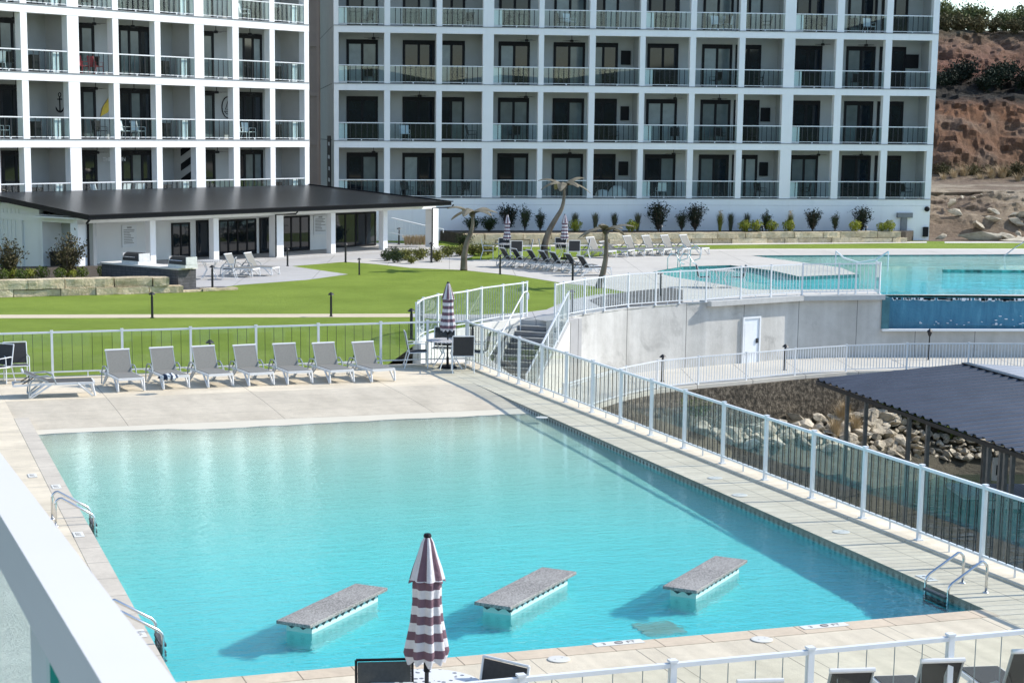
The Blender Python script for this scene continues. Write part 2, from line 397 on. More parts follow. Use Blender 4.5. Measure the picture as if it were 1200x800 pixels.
# skimmer lids
LIDW = mat('white_plastic_lid', (.66, .64, .58), .5, .05, 4)
lids = [((893, 749), 'white round skimmer lid on the front deck, under the right end of the front coping'), ((655, 772), 'white round skimmer lid on the front deck, just right of the near umbrella'),
        ((635, 489), 'white round skimmer lid on the right deck, farthest toward the stairs'), ((838, 560), 'white round skimmer lid halfway along the right deck'),
        ((867, 580), 'white round skimmer lid on the right deck beside the tiled pool edge'), ((986, 623), 'white round skimmer lid on the right deck nearest the ladder')]
m = MB(); m.lathe([(.13, 0), (.13, .006), (.115, .010), (.0, .011)], 28)
m.lathe([(.012, .013), (.0, .02)], 8, (.05, .02)); m.lathe([(.012, .013), (.0, .02)], 8, (-.05, -.02))
lid = m.build('skimmer_lid', LIDW); tag(lid, 'x', 'skimmer lid')
for (px, py), lb in lids:
    p = P(px, py, .006); place(lid, p, AL, lb, 'round skimmer lids in the deck')
# depth markers
TILEW = mat('white_marker_tile', (.72, .70, .64), .4, .05, 5); INK = mat('black_tile_ink', (.13, .12, .11), .5)
_txt = {}
def text_mesh(s, size, m, ext=.0008, name='lettering'):
    if (s, size) not in _txt:
        c = bpy.data.curves.new(name, 'FONT'); c.body = s; c.size = size; c.align_x = 'CENTER'; c.align_y = 'CENTER'; c.extrude = ext
        t_ = bpy.data.objects.new(name, c); COL.objects.link(t_); bpy.context.view_layer.update()
        me = bpy.data.meshes.new_from_object(t_.evaluated_get(bpy.context.evaluated_depsgraph_get())); me.materials.clear(); me.materials.append(m)
        bpy.data.objects.remove(t_); _txt[(s, size)] = me
    return _txt[(s, size)].copy()
def text_obj(s, size, m, parent, loc, rot=(0, 0, 0), name='lettering', ext=.0008):
    o = bpy.data.objects.new(name, text_mesh(s, size, m, ext)); COL.objects.link(o); o.parent = parent; o.location = loc; o.rotation_euler = rot
    return o
marks = [((38, 557), 90, '3 FT', 'farther of the two white tile depth markers at the far left of the left coping'), ((66, 562+8), 90, '3 FT', 'nearer tile depth marker beside the far end of the left coping'),
         ((92, 626), 90, '3 FT', 'tile depth marker on the left coping next to the halfway ladder'), ((163, 742), 90, '4 FT', 'tile depth marker on the left coping at the near ladder'),
         ((725, 753), 0, '3         FT', 'long tile depth marker strip on the front coping, right of the middle bench'), ((966, 733), 0, '3         FT', 'long tile depth marker strip on the front coping toward the right corner'),
         ((492, 776), 0, '4 FT', 'tile depth marker on the front coping behind the near umbrella'), ((1086, 677), -90, '4 FT', 'tile depth marker on the right deck beside the ladder')]
for (px, py), a, s, lb in marks:
    p = P(px, py, .006); w = .62 if len(s) > 6 else .34
    m = MB(); m.box(-w/2, w/2, -.075, .075, 0, .005); o = m.build('depth_marker', TILEW); o.location = p; o.rotation_euler = (0, 0, AL+R(a))
    tag(o, lb, 'depth marker', 'tile depth markers set into the pool edge')
    text_obj(s, .105, INK, o, (0, 0, .0065))
    if w > .5:
        m = MB(); m.tube([(.048*math.cos(i*.524), .048*math.sin(i*.524), .006) for i in range(13)], .006, 4, cap=False); m.beam((-.034, .034, .006), (.034, -.034, .006), .010, .004); m.build('no_diving_symbol', INK, o)

# towel is placed with the loungers; near balcony railing of the camera's own balcony
RAILW = mat('white_balcony_rail_paint', (.70, .675, .65), .4, .02, 3)
zr = 5.13; ca, cb = P(0, 530, zr), P(207, 800, zr); cc, cd = P(0, 612, zr), P(115, 800, zr)
ra = empty('balcony_railing', (cb.x, cb.y, 4.1), 0, 'blurred white balcony rail in the lower left corner, closest to the viewer', 'balcony railing')
def ext(a, b, t): return a+(b-a)*t
ro_ = Vector((cb.x, cb.y, 4.1)); R0_, R1_, L0_, L1_ = ext(ca, cb, -6), ext(ca, cb, 1.6), ext(cc, cd, -9.5), ext(cc, cd, 2.2)
L0_ = R0_+(L0_-R0_).normalized()*.085 if (L0_-R0_).length > .3 else L0_
m = MB(); q = [L1_-ro_, R1_-ro_, R0_-ro_, L0_-ro_]; m.add([tuple(v-Vector((0, 0, .12))) for v in q]+[tuple(v) for v in q], [(3, 2, 1, 0), (4, 5, 6, 7), (0, 1, 5, 4), (1, 2, 6, 5), (2, 3, 7, 6), (3, 0, 4, 7)]); m.build('top_rail', RAILW, ra)
cen0 = (L0_+R0_)/2-ro_; cen1 = (L1_+R1_)/2-ro_; dn = Vector((0, 0, 1))
TG_ = glass('teal_balcony_glass', (.80, .93, .90), 0, .06)
m = MB(); m.beam(cen0-dn*.55, cen1-dn*.55, .012, .82); m.build('glass_panel', TG_, ra)
TEALP = mat('teal_glass_edge', (.02, .30, .24), .2, .1, 4)
nb = 24
for i in range(nb):
    t_ = (i+.5)/nb; c = cen0+(cen1-cen0)*t_
    if i % 4 == 0: m = MB(); m.beam(c-dn*1.0, c-dn*.07, .05, .05); m.build('post', RAILW, ra)
for i in range(nb//2):
    c = cen0+(cen1-cen0)*((i+.35)/(nb//2)); m = MB(); m.beam(c-dn*.95, c-dn*.12, .022, .022)
    if i == 0: bl_ = MB()
    bl_.add(m.v, m.f)
bl_.build('balusters', TEALP, ra)
m = MB(); m.beam(cen0-dn*.98, cen1-dn*.98, .05, .05); m.build('bottom_rail', RAILW, ra)
m = MB(); m.box(-4, -2.45, -24, -2.9, -.2, 3.42); m.box(-2.45, -2.2, -24, -2.9, 3.2, 3.42); o = m.build('near_hotel_wall', concrete('rough_pale_stucco', (.60, .62, .56), .12, .1, 3, bump=.03)); o.matrix_world = POOLM
tag(o, 'rough pale stucco wall and ledge directly below the near balcony railing', 'building')
# ------------------------------------------------------------------ ground levels
def wp(px, py, z=T):
    p = P(px, py, z); return (p.x, p.y)
def ccw(poly):
    a = sum(poly[i][0]*poly[(i+1) % len(poly)][1]-poly[(i+1) % len(poly)][0]*poly[i][1] for i in range(len(poly)))
    return poly if a > 0 else poly[::-1]
curve_px = [(487.6, 403), (490.5, 400), (495.7, 395.5), (513, 390), (530, 387), (547, 384.5), (564, 380), (589, 376), (612, 372.5)]
curve = [wp(*p) for p in curve_px]
wall_px = [(650, 378), (662, 374.5), (675, 371), (700, 367), (730, 363), (760, 360.2), (800, 357.3), (828, 355.8)]
wall = [wp(*p) for p in wall_px]
wallA = (13.9, 69.06); wallB = (17.35, 69.8)
wall_full = wall+[wallA, wallB, (70.0, 72.5)]
dk = [tuple(W(-6, 24.62).xy), tuple(W(11.85, 24.62).xy)]
lawn_poly = [(-260, 20), tuple(W(-6, 20).xy)]+[dk[0], tuple(W(8.9, 24.62).xy)]+curve+wall_full+[(260, 74), (260, 106), (29.75, 108), (-260, 170)]
# the lawn sheet is built below, with the upper pool cut out of it
SOIL = concrete('dusty_rubble_soil', (.40, .34, .25), .2, .4, .35, bump=.06)
m = MB(); m.prism(ccw([(-260, 106.9), (260, 106.9), (260, 400), (-260, 400)]), -8, T-.01)
struct(m.build('back_ground', SOIL))
m = MB(); m.add([(-1500, -300, -8), (1500, -300, -8), (1500, 2500, -8), (-1500, 2500, -8)], [(0, 1, 2, 3)]); struct(m.build('ground', mat('far_ground', (.12, .13, .07), .9, .3, .02)))
def sheet(name, px, z, m, zz=T, wpts=None):
    poly = ccw(wpts if wpts else [wp(*p, zz) for p in px])
    k = MB(); n = len(poly); k.add([(p[0], p[1], z) for p in poly], [tuple(range(n))]); return struct(k.build(name, m, tri=True))
PATH = concrete('pale_path_concrete', (.62, .53, .38), .06, .2, .5)
PAVE = concrete('terrace_paving', (.56, .535, .49), .07, .3, .25, joints=((0, 3.0, .02, 0), (1, 3.0, .02, .5)))
PAVEG = concrete('grey_paving', (.46, .45, .44), .07, .3, .25, joints=((0, 3.0, .02, 0), (1, 3.0, .02, .5)))  # the paving's own grey, for landing path and pavilion floor
# narrow path over the lawn
sheet('path', [(-40, 369), (482, 367.6), (482, 371.6), (-40, 373)], T+.006, PATH)
# stair landing path
sheet('path', [(483, 367.5), (560, 369), (612, 366.5), (640, 363), (665, 352), (700, 345), (737, 343), (760, 340.5), (790, 338), (800, 357), (760, 360.2), (730, 363), (700, 367), (675, 371), (650, 378), (612, 372.5), (560, 378), (483, 371.5)], T+.007, PAVEG)
GRAV = concrete('dark_gravel', (.15, .145, .14), .4, .5, 3, bump=.05)
sheet('gravel_bed', [(690, 352), (712, 346), (742, 341.5), (785, 337.5), (800, 340), (800, 355.5), (752, 359.5), (712, 364)], T+.02, GRAV)
# terrace by the upper pool
terr = [(342, 312), (404, 307), (440, 309.5), (480, 314), (541, 316.5), (600, 322.5), (630, 327), (660, 332), (700, 336), (737, 343), (742, 341.5), (785, 337.5), (800, 340), (800, 357), (828, 355.8)]
tw = [wp(*p) for p in terr]+[wallA, wallB, (120, 74)]+[(120, 101)]+[wp(1200, 292), wp(880, 291.5), wp(740, 294), wp(700, 300.5), wp(640, 304), wp(560, 304), wp(500, 297), wp(455, 305), wp(430, 300), wp(330, 296), wp(230, 312), wp(300, 314)]
# keep the upper pool out of the paving by cutting it into pieces below
up = dict(A=[(880, 299.5), (1330, 297.5), (1330, 345.3), (1030, 345.3), (1024, 339), (880, 339.5), (850, 334), (790, 325), (765, 318.5), (800, 312.5), (856, 310.8), (905, 317), (936, 324), (1005, 321.5), (985, 313.5)])
def holed_sheet(name, outer, hole, z, m):
    b = bmesh.new(); oe = []
    for loop in (outer, hole):
        vs = [b.verts.new((p[0], p[1], z)) for p in loop]
        oe += [b.edges.new((vs[i], vs[(i+1) % len(vs)])) for i in range(len(vs))]
    bmesh.ops.triangle_fill(b, use_beauty=True, use_dissolve=False, edges=oe, normal=(0, 0, 1))
    # drop triangles that fell inside the hole
    def inside(x, y, poly):
        r = False; j = len(poly)-1
        for i in range(len(poly)):
            if (poly[i][1] > y) != (poly[j][1] > y) and x < (poly[j][0]-poly[i][0])*(y-poly[i][1])/(poly[j][1]-poly[i][1])+poly[i][0]: r = not r
            j = i
        return r
    bad = [f for f in b.faces if inside(*f.calc_center_median().xy, hole)]
    bmesh.ops.delete(b, geom=bad, context='FACES')
    for f in b.faces:
        f.normal_update()
        if f.normal.z < 0: f.normal_flip()
    me = bpy.data.meshes.new(name); b.to_mesh(me); b.free(); me.materials.append(m)
    o = bpy.data.objects.new(name, me); COL.objects.link(o); return struct(o)
hole = [wp(*p) for p in up['A']]
hA = wp(1030, 345.3); hB = wp(1330, 345.3); hB = (118, hB[1])
outer = [wp(*p) for p in terr]+[wallA, wallB, (17.5, hA[1]-.12), (119, hB[1]-.10)]+[(120, 101)]+[wp(1330, 292), wp(880, 291.7), wp(800, 292.5), wp(740, 295), wp(712, 301), wp(655, 305), wp(560, 304.5), wp(540, 305.5), wp(500, 305.5), wp(455, 305.5), wp(430, 303)]
hole = [(min(x, 118), y) for x, y in hole]
PW_T = T+.008
# hole reaches the weir on the near side: pull it slightly inside the outer outline
HOLEDUMMY = 0
hole_in = list(hole)
holed_sheet('terrace', outer, hole_in, PW_T, PAVE)
_pts = []
for p in lawn_poly:
    _pts.append(p)
    if p == wallB: _pts += [(17.5, hA[1]-.12), (119, hB[1]-.10), (120, 74)]
lawn_in = [p for p in _pts if p != (70.0, 72.5)]
holed_sheet('lawn', [p for p in lawn_in], hole_in, T, TURF)
# pavilion paving (two areas meeting the lawn)
sheet('pavilion_paving', [(228, 341), (280, 334), (360, 328), (408, 321.5), (342, 312), (404, 307), (430, 303.2), (455, 305.5), (500, 305.5), (540, 305.4), (556, 300), (520, 288), (455, 284), (330, 288), (200, 300), (95, 318), (60, 322), (120, 322), (170, 322)], T+.005, PAVEG)
# kerb strip behind the far grass
sheet('edging_strip', [(545, 288), (1086, 283.2), (1086, 284.8), (545, 290)], T+.012, CURBW)
sheet('edging_strip', [(1107, 283.4), (1300, 283), (1300, 284.6), (1107, 285)], T+.012, CURBW)
sheet('edging_strip', [(600, 303.6), (700, 300.8), (742, 294.8), (880, 291.6), (1300, 291.6), (1300, 293), (880, 293), (745, 296), (703, 302), (600, 305)], T+.011, CURBW)

# ------------------------------------------------------------------ upper (infinity) pool
UPW = _water('upper_pool_water', (.82, .985, .99), 1.3, .07)
UPL = mat('upper_pool_plaster', (.20, .66, .68), .8, .08, .3)
SANDP = mat('sandy_beach_plaster', (.72, .68, .58), .8, .08, .4)
UTILE = mat('dark_teal_mosaic', (.05, .22, .22), .3, .5, 9)
zW = T-.07
far = wp(1330, 297)[1]
# floor: falls from the beach at the far side
k = MB(); x0, x1 = 8.5, 118
rows = [(100.0, T-.004), (97.2, T-.03), (94.0, T-.16), (88, T-.5), (80, T-.95), (70.5, T-1.2)]
for (y1, z1), (y0, z0) in zip(rows, rows[1:]):
    k.add([(x0, y0, z0), (x1, y0, z0), (x1, y1, z1), (x0, y1, z1)], [(0, 1, 2, 3)])
uf = struct(k.build('upper_pool_floor', UPL))
k2 = MB(); k2.prism(ccw([(17.66, 69.95), (40, 71.1), (40, hA[1]-.2), (17.66, hA[1]-.2)]), T-1.6, T-1.42); struct(k2.build('catch_basin_water', mat('dark_basin_water', (.02, .09, .14), .06, .2, 2)))
def _uplaster():
    t = NT('upper_pool_plaster_beach'); x, y, z = t.xyz()
    g = t.ramp(t.math('DIVIDE', t.math('SUBTRACT', y, 70), 30.0), [(.1, (.16, .72, .80)), (.30, (.26, .78, .80)), (.52, (.50, .78, .72)), (.70, (.78, .78, .68)), (.8, (.84, .80, .70))])
    n = t.noise(.25, 5, .6); g = t.mix(t.ramp(n, [(.55, (0, 0, 0)), (.7, (.6, .6, .6))]), g, (.6, .68, .6))
    t.l(g, t.b.inputs['Base Color']); t.b.inputs['Roughness'].default_value = .8; return t.m
uf.data.materials[0] = _uplaster()
k = MB()
for i in range(len(hole_in)):
    a, b_ = hole_in[i], hole_in[(i+1) % len(hole_in)]
    if a[1] > 95.5 and b_[1] > 95.5: continue
    k.slab([(a[0], a[1], T-1.3), (b_[0], b_[1], T-1.3), (b_[0], b_[1], T), (a[0], a[1], T)], .05)
uw = struct(k.build('upper_pool_wall', UTILE))
k = MB(); k.add([(x, y, zW) for x, y in ccw(hole)], [tuple(range(len(hole)))])
uwat = struct(k.build('upper_pool_water', UPW, smooth=True, tri=True)); uwat.cycles.is_caustics_caster = True
# submerged ledge with a mosaic face
k = MB(); a = P(1104, 318, zW); b_ = P(1300, 318, zW); k.box(a.x, b_.x, a.y-.18, a.y, T-.75, zW+.10)
ul = struct(k.build('pool_ledge', mat('ledge_mosaic', (.07, .34, .30), .3, .75, 3.5)))
for o in (uf, uw, ul): o.cycles.is_caustics_receiver = True

# ------------------------------------------------------------------ retaining wall
RW = concrete('weathered_board_marked_concrete', (.56, .55, .52), .20, .85, .35, streak=(1.5, 1.5, .10), joints=((0, 2.44, .03, .5),), bump=.01)
rw = empty('retaining_wall', (wall[0][0], wall[0][1], WK), 0, 'tall weathered concrete retaining wall curving below the terrace fence', 'retaining wall')
inv = Matrix.Translation((-wall[0][0], -wall[0][1], -WK))
def wallstrip(pts, z0, z1, th=.3):
    k = MB()
    for i in range(len(pts)-1):
        a, b_ = Vector((*pts[i], 0)), Vector((*pts[i+1], 0)); d = (b_-a).normalized(); n = Vector((d.y, -d.x, 0))*th
        q = [a+n*0, b_+n*0]
        k.prism(ccw([tuple((a+n*.001).xy), tuple((b_+n*.001).xy), tuple((b_-n).xy), tuple((a-n).xy)]), z0, z1)
    k.v = [tuple(inv @ Vector(p)) for p in k.v]; return k
# resampled smooth curve
def resample(pts, n):
    out = []
    for i in range(len(pts)-1):
        p0 = Vector(pts[max(i-1, 0)]); p1 = Vector(pts[i]); p2 = Vector(pts[i+1]); p3 = Vector(pts[min(i+2, len(pts)-1)])
        for k in range(n):
            t = k/n; out.append(tuple(.5*((2*p1)+(p2-p0)*t+(2*p0-5*p1+4*p2-p3)*t*t+(3*p1-p0-3*p2+p3)*t**3)))
    out.append(tuple(pts[-1])); return out
wsm = resample(wall, 3)
wallstrip([wp(612, 372.5), wsm[0]], -8, T-.02) if False else None
wallstrip(wsm, -6, T+.05).build('wall', RW, rw)
wallstrip([wall[-1], wallA, wallB], -6, T-.08).build('wall', RW, rw)
wallstrip([wallB, (70.0, 72.5)], -6, T-1.32).build('wall', RW, rw)
# overhanging pool deck edge above the plant room wall
k = MB()
for a, b_ in ((wall[-1], wallA), (wallA, wallB)):
    a3, b3 = Vector((*a, 0)), Vector((*b_, 0)); d = (b3-a3).normalized(); n = Vector((d.y, -d.x, 0))
    k.prism(ccw([tuple((a3+n*.28).xy), tuple((b3+n*.28).xy), tuple((b3-n*.4).xy), tuple((a3-n*.4).xy)]), T-.09, T+.10)
k.v = [tuple(inv @ Vector(p)) for p in k.v]; k.build('coping', concrete('coping_concrete', (.5, .5, .48), .08, .3, 1), rw)
# weir face and catch trough of the infinity edge
WEIR = NT('wet_blue_mosaic'); _n = WEIR.noise(1.2, 5, .7, stretch=(2.5, 1, .35)); WEIR.l(WEIR.ramp(_n, [(.35, (.05, .18, .28)), (.6, (.075, .25, .36)), (.74, (.16, .38, .48))]), WEIR.b.inputs['Base Color']); WEIR.b.inputs['Roughness'].default_value = .12; WEIR.bump(WEIR.noise(7, 4), .02)
we = empty('infinity_edge', (wallB[0], wallB[1], T-1.4), 0, 'dark blue tiled overflow wall of the upper pool with a white lip along its foot', 'pool overflow wall')
def loc(k, o): k.v = [(a-o[0], b_-o[1], c-o[2]) for a, b_, c in k.v]; return k
wo_ = (wallB[0], wallB[1], T-1.4)
k = MB(); k.beam((17.5, hA[1]-.17, T-.80), (118, hB[1]-.15, T-.80), .12, 1.42); loc(k, wo_).build('tiled_face', WEIR.m, we)
k = MB(); k.box(17.35, 17.66, 69.75, hA[1], T-1.32, T-.02); loc(k, wo_).build('end_pier', mat('blue_grey_tile', (.06, .17, .2), .2, .2, 4), we)
k = MB(); k.beam((wallB[0], wallB[1]-.10, T-1.32), (70, 72.38, T-1.32), .32, .07); loc(k, wo_).build('white_lip', WHITE, we)
FOAM = mat('white_foam', (.85, .87, .88), .6, .05, 9)
k = MB(); rnd = random.Random(3)
for i in range(520):
    t_ = rnd.random(); x = 17.9+t_*24; y = hA[1]-.26; s = rnd.uniform(.02, .06)
    k.box(x-s*1.2, x+s*1.2, y-.012, y+.06, T-.13-s*rnd.uniform(.5, 1.7), T-.10)
for i in range(60):
    x = 18+rnd.choice([1.5, 3.2, 4.6, 6.5, 7.1, 9.2, 10.2])+rnd.gauss(0, .5); y = hA[1]-.26; z = T-1.22+abs(rnd.gauss(0, .16)); s = rnd.uniform(.012, .032)
    k.box(x-s*1.6, x+s*1.6, y-.05, y+.02, z, z+s)
loc(k, wo_).build('foam', FOAM, we)['kind'] = 'stuff'

# door in the wall
a, b_ = P(869, 427, WK), P(889, 426.5, WK)
def on_wall(px, seg):
    q = seg[0]; ang = math.atan2(seg[1][1]-seg[0][1], seg[1][0]-seg[0][0]); s_, _ = hit(px, 400, q, ang); return s_, ang, q
s0, ang, q = on_wall(868.6, (wall[-1], wallA)); s1, _, _ = on_wall(889.4, (wall[-1], wallA))
zt = hit(878, 371, q, ang)[1]
de = empty('service_door', (q[0]+s0*math.cos(ang), q[1]+s0*math.sin(ang), WK), ang, 'white service door set in the concrete retaining wall', 'door')
w = s1-s0; h = zt-WK
DOORW = mat('white_door_paint', (.74, .78, .82), .4, .04, 3)
k = MB(); k.box(.07, w-.07, -.05, .0, 0, h-.07); k.build('door_leaf', DOORW, de)
k = MB(); k.box(0, .07, -.09, 0, 0, h); k.box(w-.07, w, -.09, 0, 0, h); k.box(.07, w-.07, -.09, 0, h-.07, h); k.build('frame', WHITE, de)
k = MB(); k.box(w-.22, w-.13, -.10, -.05, h*.42, h*.52); k.build('handle', BLACK, de)
k = MB(); k.box(.12, w*.62, -.062, -.052, .18*h, .86*h); k.build('door_panel', WHITE, de)

# ------------------------------------------------------------------ lower walkway, stair pit, landing
fence_px = [(700, 474), (733, 464), (770, 456), (818, 450.5), (874, 445.6), (931, 440), (991, 435.5), (1062, 433.2), (1134, 432.7), (1215, 433)]
fw = [wp(*p, WK) for p in fence_px]
WALKP = concrete('walkway_concrete', (.58, .545, .47), .07, .3, .5, joints=((0, 2.2, .03, 0),))
pit = [tuple(W(11.85, 14).xy), (3.4, 50.5), (4.2, 54.5)]+[(x-.1, y-.15) for x, y in fw]+[(60, 71), (60, 76), (13, 71), (3, 62), (-2, 58), (-2, 52)]+[tuple(W(8, 24.7).xy), tuple(W(11.85, 24.7).xy)]
k = MB(); n = len(pit); k.prism(ccw([(fw[0][0], fw[0][1]-.0)]+[(x, y-.15) for x, y in fw[1:]]+[(60, 70.8), (60, 76), (14, 72), (3.3, 60.5), (3.0, 55.0)]), -8, WK)
struct(k.build('walkway', WALKP))
k = MB(); k.prism(ccw([tuple(W(11.86, 14).xy), (4.6, 46), (5.2, 53), (fw[0][0]+.0, fw[0][1]-.01), (3.0, 55.0), (3.3, 60.4), (-1.6, 60.4), (-1.6, 50), tuple(W(8.9, 24.63).xy), tuple(W(11.86, 24.63).xy)]), -8, WK-.004)
struct(k.build('walkway', WALKP))
# upper landing next to the pool gate
LZ = -1.05
land = [tuple(W(8.95, 24.64).xy), tuple(W(11.8, 24.64).xy), (1.9, 50.5), (1.1, 55.6), (.4, 57), (-1.0, 56.5), (curve[0][0]+.02, curve[0][1])]
k = MB(); k.prism(ccw(land), WK-.5, LZ); struct(k.build('landing', CURBW))

# stairs
c0 = Vector((3.25, 59.75)); sd = Vector((-.38, -.925)).normalized(); sr = Vector((-sd.y, sd.x)); 
sr = -sr if sr.x < 0 else sr
st = empty('staircase', (c0.x, c0.y, T), math.atan2(sd.y, sd.x)+math.pi/2, 'grey stone stairs leading down from the lawn between two white railings', 'stairs')
N = 14
for i in range(N):     # local -y is downhill
    k = MB(); z = -(i+1)*.17; k.box(-.82, .82, -(i+1)*.30, -i*.30, z-.155, z); k.build('step', TREADG, st)
    k = MB(); k.box(-.82, .82, -(i+1)*.30-.02, -(i+1)*.30+.05, z-.005, z+.018); k.build('nosing', CURBW, st)
for s in (-1, 1):
    k = MB(); L = N*.30
    x0 = s*.82; x1 = s*.98; xa, xb = min(x0, x1), max(x0, x1)
    vs = [(x, y, z) for x in (xa, xb) for y, z in ((0, .0), (0, -2.4), (-L, -2.4), (-L, -N*.17+.12), )]
    k.add(vs, [(0, 1, 2, 3), (7, 6, 5, 4), (0, 3, 7, 4), (3, 2, 6, 7), (2, 1, 5, 6), (1, 0, 4, 5)]); k.build('cheek_wall', CURBW, st)
m = MB()
m.prism(ccw([tuple((c0+sr*1.0).xy), tuple((c0-sr*1.0).xy), (curve[-1][0]-.3, curve[-1][1]+.4), (c0.x+1.4, c0.y+.9), (wall[0][0]+.3, wall[0][1]+.7)]), -6, T-.003); struct(m.build('landing', PAVEG))
# curb under the curved fence
cs = resample(curve, 3)
k = MB()
for i in range(len(cs)-1):
    a3, b3 = Vector((*cs[i], 0)), Vector((*cs[i+1], 0)); d = (b3-a3).normalized(); n = Vector((d.y, -d.x, 0))*.1
    k.prism(ccw([tuple((a3+n*1.5).xy), tuple((b3+n*1.5).xy), tuple((b3-n).xy), tuple((a3-n).xy)]), -4.2, T+.03)
tag(k.build('curved_curb_wall', concrete('white_concrete_curb', (.66, .65, .61), .06, .2, 1)), 'low curved pale concrete wall under the curved white fence beside the stairs', 'curb wall')

# lake bank and lake
BANK = concrete('brown_stony_bank', (.13, .115, .075), .5, .6, 1.6, bump=.15)
_AG = NT('exposed_aggregate_wall'); _a = _AG.noise(6, 5, .75); _AG.l(_AG.ramp(_a, [(.36, (.030, .026, .019)), (.5, (.095, .078, .055)), (.64, (.26, .22, .165))]), _AG.b.inputs['Base Color']); _AG.b.inputs['Roughness'].default_value = .95; _AG.bump(_a, .12)
k = MB()
fwe = [(2.9, 54.8)]+fw+[(60, 70.6)]
for i in range(len(fwe)-1):
    a, b_ = fwe[i], fwe[i+1]
    k.prism(ccw([(a[0], a[1]-.3), (b_[0], b_[1]-.3), (b_[0], b_[1]-.16), (a[0], a[1]-.16)]), -7, WK-.12)
tag(k.build('lake_wall', _AG.m), 'rough brown stone-faced wall below the lakeside walkway', 'retaining wall')
k = MB(); rnd = random.Random(5)
nx, ny = 60, 22; xa, xb = 1.5, 46
def bank_ln(x):
    return 11 if x < 8 else (11-(x-8)*2.2 if x < 10 else (6.6-(x-10)*.42 if x < 18 else 3.2))
def bank_z(x, t):      # t 0 at wall .. 1 at waterline and beyond
    top = -4.3 if x > 9 else -3.6
    return top+(-7.3-top)*t**.9
wy = lambda x: 54.5 if x < 3 else (54.5+(x-3)*.93 if x < 12.0 else (63.0+(x-12)*.55 if x < 18 else 66.3+(x-18)*.02))
vs = []
for i in range(nx+1):
    x = xa+(xb-xa)*(i/nx)**1.6
    ln = bank_ln(x)
    for j in range(ny+1):
        t_ = j/ny; y = wy(x)+.1+3.3*(x > 12)*0-t_*ln
        vs.append((x+t_*1.2, y, bank_z(x, t_)+rnd.gauss(0, .09)))
k.add(vs, [(i*(ny+1)+j, i*(ny+1)+j+1, (i+1)*(ny+1)+j+1, (i+1)*(ny+1)+j) for i in range(nx) for j in range(ny)])
struct(k.build('lake_bank', BANK))
LK = NT('dark_lake_water'); LK.b.inputs['Base Color'].default_value = (.018, .035, .022, 1); LK.b.inputs['Roughness'].default_value = .04; LK.b.inputs['Specular IOR Level'].default_value = .55
LK.bump(LK.noise(1.1, 4, .6, stretch=(1, 1.8, 1)), .05)
k = MB(); k.add([(-6, -250, LAKE), (420, -250, LAKE), (420, 71, LAKE), (-6, 71, LAKE)], [(0, 1, 2, 3)]); struct(k.build('lake', LK.m))
# ------------------------------------------------------------------ fences
def fence(name, pts, label, h=1.12, bars=True, barm=None, gl=None, spacing=.115, post_w=.055, posts=None, rail_w=.05, base_rail=.13, flange=True, glass_side=1, barw=.014, capped=True, closed_ends=True, group=None, top_drop=.03):
    """pts: list of (x, y, z) post positions"""
    o0 = Vector(pts[0]); e = empty(name, o0, 0, label, 'fence', group)
    L = [Vector(p)-o0 for p in pts]
    for i, p in enumerate(L):
        k = MB(); k.box(p.x-post_w/2, p.x+post_w/2, p.y-post_w/2, p.y+post_w/2, p.z, p.z+h)
        d = (L[min(i+1, len(L)-1)]-L[max(i-1, 0)]); a = math.atan2(d.y, d.x); M = Matrix.Translation(p) @ Matrix.Rotation(a, 4, 'Z')
        k = MB(); k.box(-post_w/2, post_w/2, -post_w/2, post_w/2, 0, h, M)
        k.box(-post_w/2-.008, post_w/2+.008, -post_w/2-.008, post_w/2+.008, h, h+.022, M)
        if flange: k.box(-post_w*.95, post_w*.95, -post_w*.95, post_w*.95, 0, .018, M)
        k.build('post', WHITE, e)
    for i in range(len(L)-1):
        a, b = L[i], L[i+1]; d = b-a; hd = Vector((d.x, d.y, 0)); ln = hd.length; hn = hd.normalized(); n = Vector((-hn.y, hn.x, 0))
        ea = a+d*(post_w/2/ln); eb = b-d*(post_w/2/ln)
        up = Vector((0, 0, 1))
        k = MB(); k.beam(ea+up*(h-top_drop), eb+up*(h-top_drop), rail_w, .042); k.build('top_rail', WHITE, e)
        k = MB(); k.beam(ea+up*base_rail, eb+up*base_rail, .035, .03)
        if flange: mid = (a+b)/2; k.box(mid.x-.012, mid.x+.012, mid.y-.012, mid.y+.012, mid.z, mid.z+base_rail-.016)
        k.build('bottom_rail', WHITE, e)
        if gl:
            off = n*(.008*glass_side)
            q = [ea+up*(base_rail+.02)+off, eb+up*(base_rail+.02)+off, eb+up*(h-top_drop-.022)+off, ea+up*(h-top_drop-.022)+off]
            k = MB(); k.slab(q, .006); k.build('glass_panel', gl, e)
        if bars:
            nb = max(1, int(round(ln/spacing))); k = MB()
            for j in range(1, nb):
                c = a+d*(j/nb)-n*((barw/2+.001)*glass_side if gl else 0); k.beam(c+up*(base_rail+.015), c+up*(h-top_drop-.021), barw, barw, up=n)
            k.build('balusters', barm or WHITE, e)
    return e
